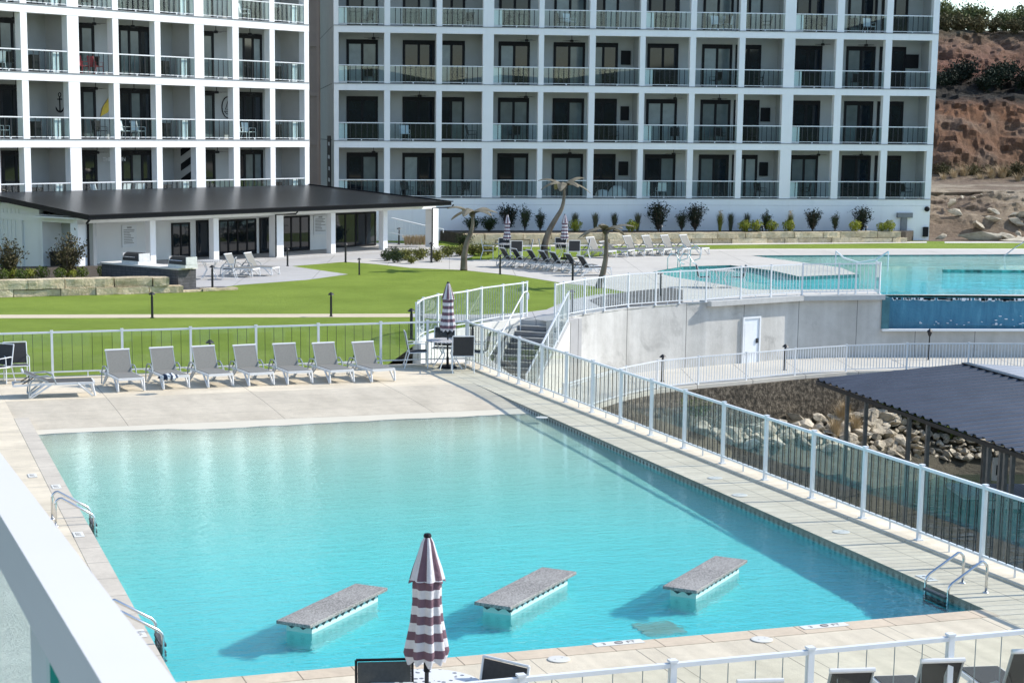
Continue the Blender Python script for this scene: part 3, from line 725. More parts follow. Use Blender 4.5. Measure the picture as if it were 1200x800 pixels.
# pool fence along the back of the deck
ub = [-2.75, -1.2, .0+1.06, 2.74, 4.42, 6.06, 7.66, 9.30, 10.55]
fence('pool_fence', [tuple(W(u, 24.43, .03)) for u in ub]+[tuple(W(11.57, 24.30, .03))], 'white metal and glass pool fence behind the row of loungers, in front of the lawn', gl=FGLASS, barm=DKBAR, spacing=.235, barw=.010, glass_side=-1)
vb = [-7.0, -5.4, -3.9, -2.45, -1.05, .42, 1.93, 3.48, 5.03, 6.6, 8.2, 9.8, 11.4, 12.9, 14.4, 15.9, 17.4, 18.9, 20.4, 21.8, 23.1]
fence('pool_fence', [tuple(W(11.57, v, .03)) for v in vb]+[tuple(W(11.57, 24.2, .03))], 'long white and teal glass fence along the right side of the pool above the lake', gl=RGLASS, barm=DKBAR, spacing=.20, barw=.012, glass_side=-1)
uf_ = [(608, 792), (789, 778), (951, 763), (1113, 746)]
ufu = [2.42, 3.91, 5.34, 6.88]; us = [-.5, .96]+ufu+[8.36, 9.84, 11.3]
fence('pool_fence', [tuple(W(u, -4.19, .0)) for u in us], 'white glass-panelled fence across the bottom right corner, closest to the viewer', gl=FGLASS, barm=GYBAR, spacing=.30, barw=.007, h=1.12, post_w=.062, glass_side=-1)
# curved fence round the stair pit
cf = [(487.6, 403), (490.5, 400), (495.7, 395.5), (513, 390), (547, 384.5), (564, 380), (589, 376), (612, 372.5), (617, 371.8)]
fence('stair_fence', [(*wp(*p), T+.03) for p in cf], 'white fence curving round the left side of the stairs in front of the lawn', gl=FGLASS, barm=GYBAR, spacing=.16, h=1.22, glass_side=-1, flange=False)
# terrace fence on the retaining wall
tf = [(650, 377.5), (660, 374.8), (685, 369.5), (708, 366), (736, 362), (768, 359.6), (796, 357.6), (827, 356)]
ppts = [(*wp(*p), T+.06) for p in tf]
for px in (866, 901, 937.5, 980, 1000):
    seg = (wall[-1], wallA) if px < 938 else (wallA, wallB); s_, a_, q_ = on_wall(px, seg); ppts.append((q_[0]+s_*math.cos(a_), q_[1]+s_*math.sin(a_), T+.11))
ppts.append((wallB[0]-.1, wallB[1]+.1, T+.11)); ppts.append((wallB[0]-.05, wallB[1]+1.0, T+.11))
fence('terrace_fence', ppts, 'white baluster fence on top of the concrete retaining wall before the upper pool', gl=FGLASS, barm=WHITE, spacing=.17, barw=.016, h=1.25, glass_side=1, flange=True, base_rail=.12)
# stair railings
def stair_rail(off, y0, y1, label, gl, hh, extra=0):
    a = c0+sr*off-sd*(y0)*-1; 
    pts = []
    n = 4
    for i in range(n+1):
        t = y0+(y1-y0)*i/n; p = c0+sr*off+sd*t; pts.append((p.x, p.y, T-max(0, t)/.30*.17+.05))
    return fence('stair_railing', pts, label, gl=gl, barm=WHITE, spacing=.14, barw=.014, h=hh, flange=False, base_rail=.10, post_w=.05)
stair_rail(.92, .1, 4.2, 'sloping white baluster railing on the right side of the stairs', RGLASS, 1.05)
hr = empty('handrail', (c0.x, c0.y, T), 0, 'white tube handrail with a looped end on the left side of the stairs', 'handrail')
k = MB(); pts = []
for t in [x*.25 for x in range(0, 18)]:
    p = c0-sr*.72+sd*t; pts.append((p.x-c0.x, p.y-c0.y, .95-t/.30*.17))
p = c0-sr*.72-sd*.32
loopy = [(p.x-c0.x, p.y-c0.y, .95), (p.x-c0.x+.05, p.y-c0.y+.05, .86), (p.x-c0.x+.05, p.y-c0.y, .68)]
k.tube(loopy[::-1]+pts, .024, 8); k.build('rail', WHITE, hr, smooth=True)
for t in (.3, 2.0, 3.7):
    p = c0-sr*.72+sd*t; k = MB(); k.tube([(p.x-c0.x, p.y-c0.y, -t/.30*.17-.2), (p.x-c0.x, p.y-c0.y, .95-t/.30*.17)], .02, 8); k.build('post', WHITE, hr)
# walkway fence
wf = []
for (px, py) in [(660, 487), (697, 475), (733, 464), (770, 456), (818, 450.5), (874, 445.6), (931, 440), (991, 435.5), (1062, 433.2), (1134, 432.7), (1215, 433)]:
    wf.append((*wp(px, py, WK), WK))
wf.append((26.5, 70.4, WK)); 
fence('walkway_fence', wf, 'white baluster fence along the lower lakeside walkway, behind the dark dock roof', gl=None, barm=WHITE, spacing=.125, barw=.022, h=1.02, flange=False, base_rail=.09)
# small handrail at the lower walkway
k = MB(); a = P(655, 456, -2.3); b_ = P(725, 434, -2.2); k.tube([tuple(a), tuple(b_)], .025, 8); k.tube([(a.x, a.y, WK), tuple(a)], .022, 8); k.tube([(b_.x, b_.y, WK), tuple(b_)], .022, 8)
tag(k.build('handrail', WHITE), 'single white sloping handrail on the lower walkway left of the pale wall', 'handrail')
# ------------------------------------------------------------------ hotel blocks
BA = R(7.07); BQ = P(1088, 282, T)
LA = R(50.3); _d = ray(360, 164); LQ = Vector((_d[0]*100/_d[1], 100.0, T))
PA = R(50.3); PQ = P(251, 307.5, T)
CURTG = mat('curtained_window_glass', (.115, .145, .15), .12, .2, 1.2, spec=.8)
CURTL = mat('light_curtained_glass', (.27, .31, .31), .2, .15, 1.5, spec=.6)
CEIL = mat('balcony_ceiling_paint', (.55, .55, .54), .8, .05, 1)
RED = mat('red_plastic', (.42, .03, .04), .5, .1, 5)
YEL = mat('yellow_painted_board', (.65, .45, .04), .5, .1, 4)
# shared meshes
def railing(e, x0, x1, z, rnd, bars=True):
    k = MB(); k.box(x0, x1, .02, .075, z+1.02, z+1.075); k.box(x0, x1, .03, .065, z+.09, z+.125); xm = (x0+x1)/2; k.box(xm-.03, xm+.03, .03, .065, z, z+.09)
    r = k.build('balcony_railing', WHITE, e)
    k = MB(); k.box(x0, x1, .046, .052, z+.13, z+1.02); k.build('glass_panel', BGLASS, r)
    k = MB(); n = max(4, int((x1-x0)/.30))
    for i in range(1, n): xx = x0+(x1-x0)*i/n; k.box(xx-.02, xx+.02, -.002, .018, z+.12, z+1.02)
    k.build('balusters', DKBAR, r)  # bars coloured dark, their shaded look put into the metal tone
def sdoor(e, x0, x1, yb, z, rnd, h=2.62):
    k = MB(); t = .15
    k.box(x0, x1, yb-.06, yb+.02, z+h-.26, z+h); k.box(x0, x0+t, yb-.06, yb+.02, z, z+h-.26); k.box(x1-t, x1, yb-.06, yb+.02, z, z+h-.26)
    n = 2 if x1-x0 < 2.0 else 3
    for i in range(1, n): xx = x0+(x1-x0)*i/n; k.box(xx-.075, xx+.075, yb-.05, yb+.02, z, z+h-.26)
    k.box(x0+t, x1-t, yb-.05, yb+.02, z, z+.08)
    d = k.build('sliding_door', DKFRAME, e)
    for i in range(n):
        a = x0+(x1-x0)*i/n+.05; b = x0+(x1-x0)*(i+1)/n-.05
        m_ = rnd.choices([WIN, CURTG, CURTL], [.50, .38, .12])[0]
        k = MB(); k.box(a, b, yb-.025, yb-.015, z+.08, z+h-.26); k.build('pane', m_, d)
def fan(e, x, y, zc):
    k = MB(); k.tube([(x, y, zc), (x, y, zc-.28)], .02, 6); k.lathe([(.10, zc-.42), (.13, zc-.36), (.10, zc-.28)], 10, (x, y))
    for i in range(4):
        a = i*math.pi/2+.4; k.beam((x+.1*math.cos(a), y+.1*math.sin(a), zc-.34), (x+.62*math.cos(a), y+.62*math.sin(a), zc-.34), .12, .012)
    k.build('ceiling_fan', BLACK, e)

def block(name, origin, ang, cols, floors, z0, pitch, depth, label, units, x_lo, x_hi, top_rows, seed, groups, side_m):
    """cols: list of (xa, xb) column spans; units per bay index -> list of door spans"""
    rnd = random.Random(seed)
    e = empty(name, origin, ang, label, 'hotel building', 'white balconied hotel blocks')
    BD = 2.0
    top = z0+pitch*(floors+top_rows)
    fr = MB(); fl = MB(); ce = MB()
    for xa, xb in cols: fr.box(xa, xb, 0, .42, z0, top)
    for r in range(floors+top_rows+1):
        z = z0+pitch*r
        fr.box(x_lo, x_hi, -.015, .40, z-.40, z-.03)
        fl.box(x_lo, x_hi, -.05, .42, z-.028, z+.012)
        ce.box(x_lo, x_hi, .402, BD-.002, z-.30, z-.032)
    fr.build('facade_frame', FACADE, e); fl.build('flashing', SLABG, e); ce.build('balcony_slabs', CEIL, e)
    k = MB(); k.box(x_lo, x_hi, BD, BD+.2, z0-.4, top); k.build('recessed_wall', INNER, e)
    k = MB(); k.box(x_lo+.003, x_hi-.003, BD+.2, depth, 0, top); k.box(x_lo+.01, x_hi-.01, .04, BD+.2, 0, z0-.41); k.build('wall', side_m, e)
    k = MB(); k.box(x_lo-.02, x_hi+.02, -.04, depth+.04, top, top+.5); k.build('roof', FACADE, e)
    # partitions
    k = MB()
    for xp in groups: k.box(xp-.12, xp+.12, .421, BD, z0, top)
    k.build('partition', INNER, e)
    bays = [(cols[i][1], cols[i+1][0]) for i in range(len(cols)-1)]
    for r in range(floors):
        z = z0+pitch*r
        for i, (a, b) in enumerate(bays): railing(e, a, b, z, rnd)
        for (a, b) in units: sdoor(e, a, b, BD, z, rnd)
    return e, bays

# back block
bcols_px = [(391.5, 397), (450.3, 457), (511, 517.5), (565, 577.5), (630, 636), (689, 696), (747.8, 754), (806, 812.7), (863.3, 870), (915.2, 928), (976, 984), (1033, 1040.6), (1087, 1094.3)]
bc = [tuple(hit(p, 162, BQ, BA)[0] for p in c) for c in bcols_px]
bc[0] = (bc[0][0], bc[0][1]); bc[-1] = (bc[-1][0], 0.0)
SIDEM = concrete('greige_side_wall', (.50, .485, .45), .05, .15, .3, joints=((2, 3.33, .05, 2.15+.4-3.33),), bump=.004)
un = []
for g in range(4):
    b0, b1, b2 = [(bc[3*g+i][1], bc[3*g+i+1][0]) for i in range(3)]
    un += [(b0[0]+.22*(b0[1]-b0[0]), b0[0]+.92*(b0[1]-b0[0])), (b1[0]+.34*(b1[1]-b1[0]), b1[1]+.12), (b2[0]-.02, b2[0]+.66*(b2[1]-b2[0]))]
gr = [bc[0][0]+.12]+[(bc[i][0]+bc[i][1])/2 for i in (3, 6, 9)]+[-.13]
hb, bbays = block('hotel_building', (BQ.x, BQ.y, T), BA, bc, 4, 2.15-T, 3.33, 16.0, 'long white hotel block facing the viewer across the upper pool, balconies in shade', un, bc[0][0], 0.0, 4, 11, gr, SIDEM)
hb['label'] = 'long white hotel block behind the upper pool with four rows of shaded balconies'
BZ0 = 2.15-T
k = MB(); k.box(bc[0][0]-.0, 0, -.02, .038, 0, BZ0-.41); k.build('base_wall', FACADE, hb)
for g in range(4):
    for r in range(4):
        b0 = bbays[3*g]; b1 = bbays[3*g+1]
        k = MB(); k.box(b0[0]+.02, b0[0]+.50, .12, .5, BZ0+3.33*r, BZ0+3.33*r+1.0); k.build('balcony_cabinet', WHITE, hb)
        if (g+r) % 3 != 1: fan(hb, (b0[0]+b0[1])/2+.8, 1.1, BZ0+3.33*(r+1)-.32)
        if (g+r) % 2: fan(hb, (b1[0]+b1[1])/2+.5, 1.1, BZ0+3.33*(r+1)-.32)
# stair tower in the gap between the blocks
k = MB(); k.box(-6, 6, 0, 10, 0, 30)
for i in range(9): k.box(-6.1, 6.1, -.1, -.002, 2.2+i*3.3, 2.5+i*3.3)
for i in range(12): k.box(-5.9+i*1.0, -5.75+i*1.0, -.16, -.101, 0, 30)
o = k.build('stair_tower', mat('pinkish_beige_render', (.42, .35, .32), .8, .08, .5)); o.location = (-14.2, 121, T); tag(o, 'narrow pinkish beige stair tower showing in the gap between the two white hotel blocks', 'stair tower')
# services on the base wall
def bx(px): return hit(px, 262, BQ, BA)[0]
k = MB(); k.box(bx(1050), bx(1067.5), -.25, -.02, 1.42, 1.72); k.box(bx(1055), bx(1062), -.15, -.02, .4, 1.42); k.build('vent_hood', mat('grey_sheet_metal', (.2, .21, .22), .5, .1, 4), hb)
k = MB(); k.lathe([(.16, 0), (.16, .1), (.1, .14)], 16); k.v = [(x+bx(1085), -y*0-.02-z, y+1.95) for x, y, z in k.v]; k.build('wall_lamp', DKFRAME, hb)
k = MB(); k.box(bx(1081.5), bx(1087), -.2, -.02, .25, .85); k.build('meter_box', DKFRAME, hb)

# left block
lcols_px = [(-50, -38), (-10, -2), (26.6, 34.4), (81, 94.4), (133.8, 140.6), (182.8, 189.4), (229, 240), (273.4, 280.6), (316.6, 322.5), (357, 362.3)]
lc = [tuple(hit(p, 125, LQ, LA)[0] for p in c) for c in lcols_px]
lc = [(-34.0, -33.0), (-31.2, -30.8), (-28.3, -27.6)]+lc
xs = [c for c in lc]
wide = [-33.5, -(-sum(lc[5])/2) if False else sum(lc[6])/2, sum(lc[9])/2, lc[-1][1]-.13]
wides = [-33.5, sum(lc[3])/2, sum(lc[6])/2, sum(lc[9])/2, lc[-1][1]-.13]
lu = []
for a, b in zip(wides, wides[1:]):
    w_ = b-a
    lu += [(a+.35, a+.35*w_), (a+.54*w_, a+.80*w_)]
hl, lbays = block('hotel_building', (LQ.x, LQ.y, T), LA, lc, 4, 2.33-T, 3.19, 14.0, 'x', lu, lc[0][0], lc[-1][1], 4, 23, wides, SIDEM)
hl['label'] = 'sunlit white hotel block at the left, angled toward the viewer above the black canopy roof'
LZ0 = 2.33-T
for bi in (2, 5, 8, 11):
    a, b = lbays[bi]
    for r in range(4):
        z = LZ0+3.19*r
        k = MB(); k.box(b-.75, b-.38, .2, .5, z, z+1.0); k.build('balcony_cabinet', WHITE, hl)
        k = MB(); k.box(b-1.75, b-1.3, .5, .9, z, z+.85); k.build('balcony_grill', DKFRAME, hl)
for bi in (3, 4, 6, 7, 9, 10):
    a, b = lbays[bi]
    for r in range(4): fan(hl, a+1.7, .9, LZ0+3.19*(r+1)-.32)
def local(e, x, y, z):
    return e.matrix_basis @ Vector((x, y, z))
Mb = Matrix.Translation((BQ.x, BQ.y, T)) @ Matrix.Rotation(BA, 4, 'Z')
Ml = Matrix.Translation((LQ.x, LQ.y, T)) @ Matrix.Rotation(LA, 4, 'Z')
# decorations on the left block
def wall_thing(name, mb, m, e_M, loc, rot, label, cat):
    o = mb.build(name, m); o.matrix_world = e_M @ Matrix.Translation(loc) @ rot; tag(o, label, cat); return o
RX = Matrix.Rotation(R(90), 4, 'X'); RZ90 = Matrix.Rotation(R(90), 4, 'Z')
# anchor (local x right, y up, thin z)
an = MB(); an.tube([(0, -.38, 0), (0, .32, 0)], .035, 6); an.tube([(-.18, .2, 0), (.18, .2, 0)], .03, 6)
an.tube([(.10*math.cos(a), .42+.10*math.sin(a), 0) for a in [i*.6283 for i in range(11)]], .025, 6)
an.tube([(.34*math.cos(a), -.08+.34*math.sin(a), 0) for a in [math.pi+.25+i*(math.pi-.5)/8 for i in range(9)]], [.012, .04, .045, .05, .05, .05, .045, .04, .012], 6)
pxw = wides[1]-.13
PM = Matrix(((0, 0, -1, 0), (-1, 0, 0, 0), (0, 1, 0, 0), (0, 0, 0, 1)))     # decoration plane onto a partition facing -x: right -> -y, up -> z
def on_partition(name, mb, m, xp, y, z, label, cat):
    o = mb.build(name, m); o.matrix_world = Ml @ Matrix.Translation((xp-.13, y, z)) @ PM; tag(o, label, cat); return o
on_partition('wall_anchor', an, DKFRAME, wides[2], 1.0, LZ0+3.19+1.75, 'black anchor hung on a balcony side wall of the sunlit hotel block', 'wall ornament')
st_ = MB()
for i in range(4): z_ = -1.3+i*.78; st_.add([(-.42, z_, 0), (.42, z_+.42, 0), (.42, z_+.80, 0), (-.42, z_+.38, 0), (-.42, z_, .012), (.42, z_+.42, .012), (.42, z_+.80, .012), (-.42, z_+.38, .012)], [(3, 2, 1, 0), (4, 5, 6, 7), (0, 1, 5, 4), (1, 2, 6, 5), (2, 3, 7, 6), (3, 0, 4, 7)])
on_partition('striped_panel', st_, DKFRAME, wides[3], 1.02, LZ0+1.25, 'black diagonal stripes on a balcony side wall just above the canopy roof', 'wall panel')
FM = Matrix(((1, 0, 0, 0), (0, 0, -1, 0), (0, 1, 0, 0), (0, 0, 0, 1)))      # decoration plane onto the recessed wall
def on_back(name, mb, m, x, z, label, cat, M_=None, rot=0):
    o = mb.build(name, m); o.matrix_world = (M_ or Ml) @ Matrix.Translation((x, 1.97, z)) @ FM @ Matrix.Rotation(rot, 4, 'Z'); tag(o, label, cat); return o
sb = MB(); sb.add([(0, -.95, 0), (.20, -.5, 0), (.22, .2, 0), (0, .98, 0), (-.22, .2, 0), (-.20, -.5, 0), (0, -.95, .04), (.20, -.5, .04), (.22, .2, .04), (0, .98, .04), (-.22, .2, .04), (-.20, -.5, .04)], [(5, 4, 3, 2, 1, 0), (6, 7, 8, 9, 10, 11)]+[(i, (i+1) % 6, 6+(i+1) % 6, 6+i) for i in range(6)])
on_back('surfboard', sb, YEL, lbays[6][0]+3.45, LZ0+3.19+1.85, 'tilted yellow surfboard on the wall of a balcony in the sunlit hotel block', 'surfboard', rot=R(-42))
sc_ = MB(); sc_.tube([(.48*math.cos(i*.3142), .58*math.sin(i*.3142), 0) for i in range(21)], .03, 6); sc_.tube([(0, -.3, 0), (0, .45, 0)], .02, 6); sc_.tube([(0, .45, 0), (.28, -.15, 0), (0, -.15, 0)], .02, 6); sc_.tube([(-.03, .35, 0), (-.22, -.12, 0), (0, -.12, 0)], .02, 6); sc_.tube([(-.3, -.22, 0), (-.15, -.36, 0), (.18, -.36, 0), (.34, -.22, 0), (-.3, -.22, 0)], .02, 6)
on_back('sailboat_ornament', sc_, DKFRAME, lbays[9][0]+3.55, LZ0+3.19+1.75, 'round black sailboat ornament on a balcony wall of the sunlit hotel block', 'wall ornament')
def text_thing(name, s, size, m, M_, label, cat, back=None):
    o = bpy.data.objects.new(name, text_mesh(s, size, m, .01)); COL.objects.link(o); o.matrix_world = M_; tag(o, label, cat); return o
text_thing('wall_sign', 'THE CABIN', .30, WHITE, Ml @ Matrix.Translation((lbays[6][0]+3.6, 1.88, LZ0+2.15)) @ FM, 'white lettered sign hung in a dark balcony just above the canopy roof', 'sign')
# dark board on the side wall of the back block
k = MB(); k.box(-.03, 0, 3.2, 7.0, .0, 3.9); o = k.build('sign_board', DKFRAME); o.matrix_world = Mb @ Matrix.Translation((bc[0][0], 0, 2.25)) ; tag(o, 'tall black board with white lines of lettering between the two hotel blocks', 'sign')
for i, (w_, z_) in enumerate(((1.6, 3.3), (1.9, 2.5), (1.2, 1.8), (1.5, 1.1))):
    k = MB(); k.box(-.045, -.031, 4.1, 4.1+w_, z_, z_+.22); q = k.build('lettering', WHITE, o)

# things on balconies -------------------------------------------------------
def simple_chair(fm, sm):
    e = empty('patio_chair', (0, 0, 0), 0, 'x', 'chair')
    k = MB()
    for sx in (-.27, .27):
        k.tube([(sx, -.27, 0), (sx, -.26, .63), (sx, .2, .64), (sx, .22, .62)], .014, 6)
        k.tube([(sx, .33, 0), (sx, .20, .42), (sx, .30, .93)], .014, 6); k.tube([(sx, -.26, .42), (sx, .2, .40)], .013, 6)
    k.tube([(-.27, .30, .93), (.27, .30, .93)], .014, 6); k.tube([(-.27, -.26, .42), (.27, -.26, .42)], .013, 6); k.tube([(-.27, .20, .41), (.27, .2, .41)], .013, 6)
    k.build('frame', fm, e)
    k = MB(); k.slab([(-.255, -.26, .425), (.255, -.26, .425), (.255, .20, .405), (-.255, .20, .405)], .012); k.build('seat', sm, e)
    k = MB(); k.slab([(-.255, .215, .44), (.255, .215, .44), (.255, .30, .91), (-.255, .30, .91)], .012); k.build('backrest', sm, e)
    return e
chair_d = simple_chair(WHITE, MESHD)        # poolside chair; faces -y
def chair_variant(fm, sm):
    e = simple_chair(fm, sm); return e
bch_w = chair_variant(WHITE, WHITE); bch_r = chair_variant(RED, RED); bch_k = chair_variant(DKFRAME, DKFRAME)
rows_txt = ['lowest', 'second', 'third', 'top']
def balc(proto, blockM, bay, r, fx, y, rz, what, left):
    bays_, z0, pit = (lbays, LZ0, 3.19) if left else (bbays, BZ0, 3.33)
    a, b = bays_[bay]; p = blockM @ Vector((a+fx*(b-a), y, z0+pit*r))
    n = bay-3 if left else bay+1
    nm = 'sunlit block' if left else 'shaded block'
    return place(proto, p, rz+(LA if left else BA), '%s on %s balcony row of %s, %s bay from left' % (what, rows_txt[r], nm, ORD[n-1]), 'chairs on the hotel balconies')
for bay, r, fx, rz in [(4, 2, .45, 2.8), (7, 1, .35, .3), (7, 1, .75, .2), (7, 0, .3, 3.3), (7, 0, .7, 3.0), (6, 0, .75, .4), (10, 1, .3, 0), (10, 1, .6, .1), (10, 3, .5, .6), (4, 1, .5, .4)]:
    balc(bch_w, Ml, bay, r, fx, .75, rz, ('left' if fx < .5 else 'right')+' white chair', True)
for fx in (.35, .75): balc(bch_r, Ml, 6, 2, fx, .75, .2, ('left' if fx < .5 else 'right')+' red chair', True)
for bay, r, fx, rz in [(1, 0, .4, .5), (2, 0, .6, -.9), (2, 2, .5, .3), (3, 2, .6, .3), (4, 1, .4, .4), (6, 2, .6, .2), (7, 1, .7, .2), (8, 1, .4, 2.9), (8, 0, .6, .4), (10, 0, .6, .2), (11, 0, .65, .7), (5, 1, .5, .1)]:
    balc(bch_k, Mb, bay, r, fx, .8, rz, 'dark chair', False)
for bay, r, fx, rz in [(7, 3, .55, .4), (7, 3, .8, -.3), (10, 3, .7, .2), (4, 3, .6, .5), (1, 1, .35, .1), (6, 0, .5, 3.2)]:
    balc(bch_w, Mb, bay, r, fx, .8, rz, ('left' if fx < .56 else 'right')+' white chair', False)
rq = random.Random(99)
_taken = {(1, 0), (2, 0), (2, 2), (3, 2), (4, 1), (6, 2), (7, 1), (8, 1), (8, 0), (10, 0), (11, 0), (5, 1)}
for r in range(4):
    for bay in range(12):
        if (bay, r) not in _taken and rq.random() < .62: balc(bch_k, Mb, bay, r, rq.uniform(.35, .8), rq.uniform(.6, 1.3), rq.uniform(-3, 3), 'dark chair', False)
for r in range(4):
    for bay in range(4, 12):
        if bay % 3 != 2 and rq.random() < .55: balc(bch_k, Ml, bay, r, rq.uniform(.55, .85), rq.uniform(.6, 1.3), rq.uniform(-3, 3), 'dark chair', True)
# wall mounted screens
tvm = MB(); tvm.box(-.48, .48, -.04, .04, -.32, .32)
for i, (bay, r, w_) in enumerate([(5, 2, .3), (5, 1, .26), (5, 0, .3), (8, 1, .3), (8, 0, .28), (11, 2, .42)]):
    a, b = bbays[bay]; k = MB(); k.box(-w_, w_, -.05, .0, -.42, .42); o = k.build('television', DKFRAME); o.matrix_world = Mb @ Matrix.Translation((b-.02*0-.35-w_*.3, 1.93, BZ0+3.33*r+1.75)); 
    tag(o, 'dark wall screen on %s balcony row of shaded block, %s bay from left' % (rows_txt[r], ORD[bay]), 'television', 'screens mounted on the balcony walls')
k = MB(); k.lathe([(.0, .75), (.25, .72), (.5, .5), (.62, .2), (.66, 0)], 14); k.lathe([(.0, .5), (.3, .45), (.45, .2), (.5, 0)], 12, (-.9, .1)); 
rnd = random.Random(2); k.v = [(x+rnd.uniform(-.03, .03), y+rnd.uniform(-.03, .03), z) for x, y, z in k.v]
a, b = bbays[5]; o = k.build('covered_furniture', mat('pale_dust_cover', (.55, .56, .55), .8, .1, 3), smooth=True); o.matrix_world = Mb @ Matrix.Translation((b-1.0, .9, BZ0)); tag(o, 'lumpy pale covered furniture on the lowest shaded balcony behind the tallest metal palm', 'covered furniture')

# ------------------------------------------------------------------ pavilion with black canopy roof
def ps(px, off, py=300):    # along the pavilion line moved off metres toward the viewer
    q = (PQ.x+math.sin(PA)*off, PQ.y-math.cos(PA)*off); return hit(px, py, q, PA)
def pz(px, py, off): return ps(px, off, py)[1]-T
pav = empty('pavilion', (PQ.x, PQ.y, T), PA, 'white pavilion with a wide low black roof on square posts below the sunlit block', 'pavilion')
def _roofm():
    t = NT('black_standing_seam_roof'); x, y, z = t.xyz(); t.l(t.ramp(t.noise(.6, 5, .6, stretch=(.4, 2, 1)), [(.3, (.010, .010, .011)), (.7, (.020, .020, .021))]), t.b.inputs['Base Color'])
    t.b.inputs['Roughness'].default_value = .33; t.b.inputs['Specular IOR Level'].default_value = .28; t.bump(t.math('ADD', t.line(y, .45, .05), t.math('MULTIPLY', t.noise(3, 3), .15)), .02); return t.m
ROOFM = _roofm()
EY = -1.6; xl, xr = -9.0, 16.2
zf, zb = 2.20-T, 3.0-T
k = MB(); k.add([(xl, EY, zf), (xr, EY, zf), (13.15, 6.36, zb), (xl, 6.36, zb), (xl, EY, zf-.10), (xr, EY, zf-.10), (13.15, 6.36, zb-.10), (xl, 6.36, zb-.10)], [(0, 1, 2, 3), (7, 6, 5, 4), (0, 4, 5, 1), (1, 5, 6, 2), (2, 6, 7, 3), (3, 7, 4, 0)]); k.build('roof', ROOFM, pav)
k = MB(); k.beam((xl, EY-.03, zf-.06), (xr+.03, EY-.03, zf-.06), .05, .24); k.beam((xl-.03, EY-.05, zf-.06), (xl-.03, 6.36, zb-.06), .05, .24); k.beam((xr+.02, EY-.05, zf-.06), (13.17, 6.36, zb-.06), .05, .24)
k.beam((xl-.06, EY-.10, zf+.03), (xr+.06, EY-.10, zf+.03), .13, .05); k.build('gutter', DKFRAME, pav)
k = MB(); k.box(xl+.1, xr-.5, EY+.05, 2.5, zf-.20, zf-.13); k.build('soffit', WPAINT, pav)
k = MB(); k.box(-8.45, 16.7, -.14, .14, zf-.42, zf-.205); k.build('beam', FACADE, pav)
for px in (93, 177, 251, 324, 388, 449, 506):
    s_ = ps(px, 0)[0]; big = px in (93, 324, 506); w_ = .26 if big else .17
    k = MB(); k.box(s_-w_, s_+w_, -w_, w_, 0, zf-.42); k.build('post', FACADE, pav)
    if big and px != 93:
        k = MB(); k.tube([(s_-.1, EY-.05, zf-.16), (s_-.1, EY+.1, zf-.30), (s_-w_-.06, -.3, zf-.38), (s_-w_-.06, -.3, .1)], .04, 8); k.build('downpipe', DKFRAME, pav)
k = MB(); k.tube([(xl+.1, EY, zf-.16), (xl+.25, -1.2, zf-.35), (-8.28+.3, -.32, zf-.42), (-8.28+.3, -.32, .1)], .05, 8); k.build('downpipe', DKFRAME, pav)
WY = 2.6
sR = ps(441, -WY, 287)[0]; wh = 2.75-T
k = MB(); k.box(-8.3, sR, WY, WY+.25, 0, zf-.1); k.build('wall', WPAINT, pav)
k = MB(); k.box(-8.45, sR+1.2, -.5, WY, -.02, .06); k.build('floor_slab', PAVEG, pav)
k = MB(); k.box(sR-.2, sR, WY+.25, 6.3, 0, zf+.2); k.build('wall', WPAINT, pav)
for (x0, x1, yt, yb, n) in [(201, 222.5, 261, 305, 2), (230, 247, 258, 301, 1), (256, 300, 257, 302, 4), (304, 317.5, 255, 299, 1), (330, 362.5, 253, 295, 3), (392, 440, 249, 289, 4)]:
    a = ps(x0, -WY)[0]; b = ps(x1, -WY)[0]; zb_ = max(.06, pz((x0+x1)/2, yb, -WY)); zt_ = pz((x0+x1)/2, yt, -WY); zt_ = min(zt_, 2.35)
    k = MB(); t_ = .09
    k.box(a, b, WY-.06, WY, zt_-t_, zt_); k.box(a, b, WY-.06, WY, zb_, zb_+t_); k.box(a, a+t_, WY-.06, WY, zb_+t_, zt_-t_); k.box(b-t_, b, WY-.06, WY, zb_+t_, zt_-t_)
    for i in range(1, n): xx = a+(b-a)*i/n; k.box(xx-.05, xx+.05, WY-.055, WY, zb_+t_, zt_-t_)
    d = k.build('window' if zb_ > .2 else 'glazed_door', DKFRAME, pav)
    k = MB(); k.box(a+t_, b-t_, WY-.03, WY-.02, zb_+t_, zt_-t_); k.build('pane', WIN, d)
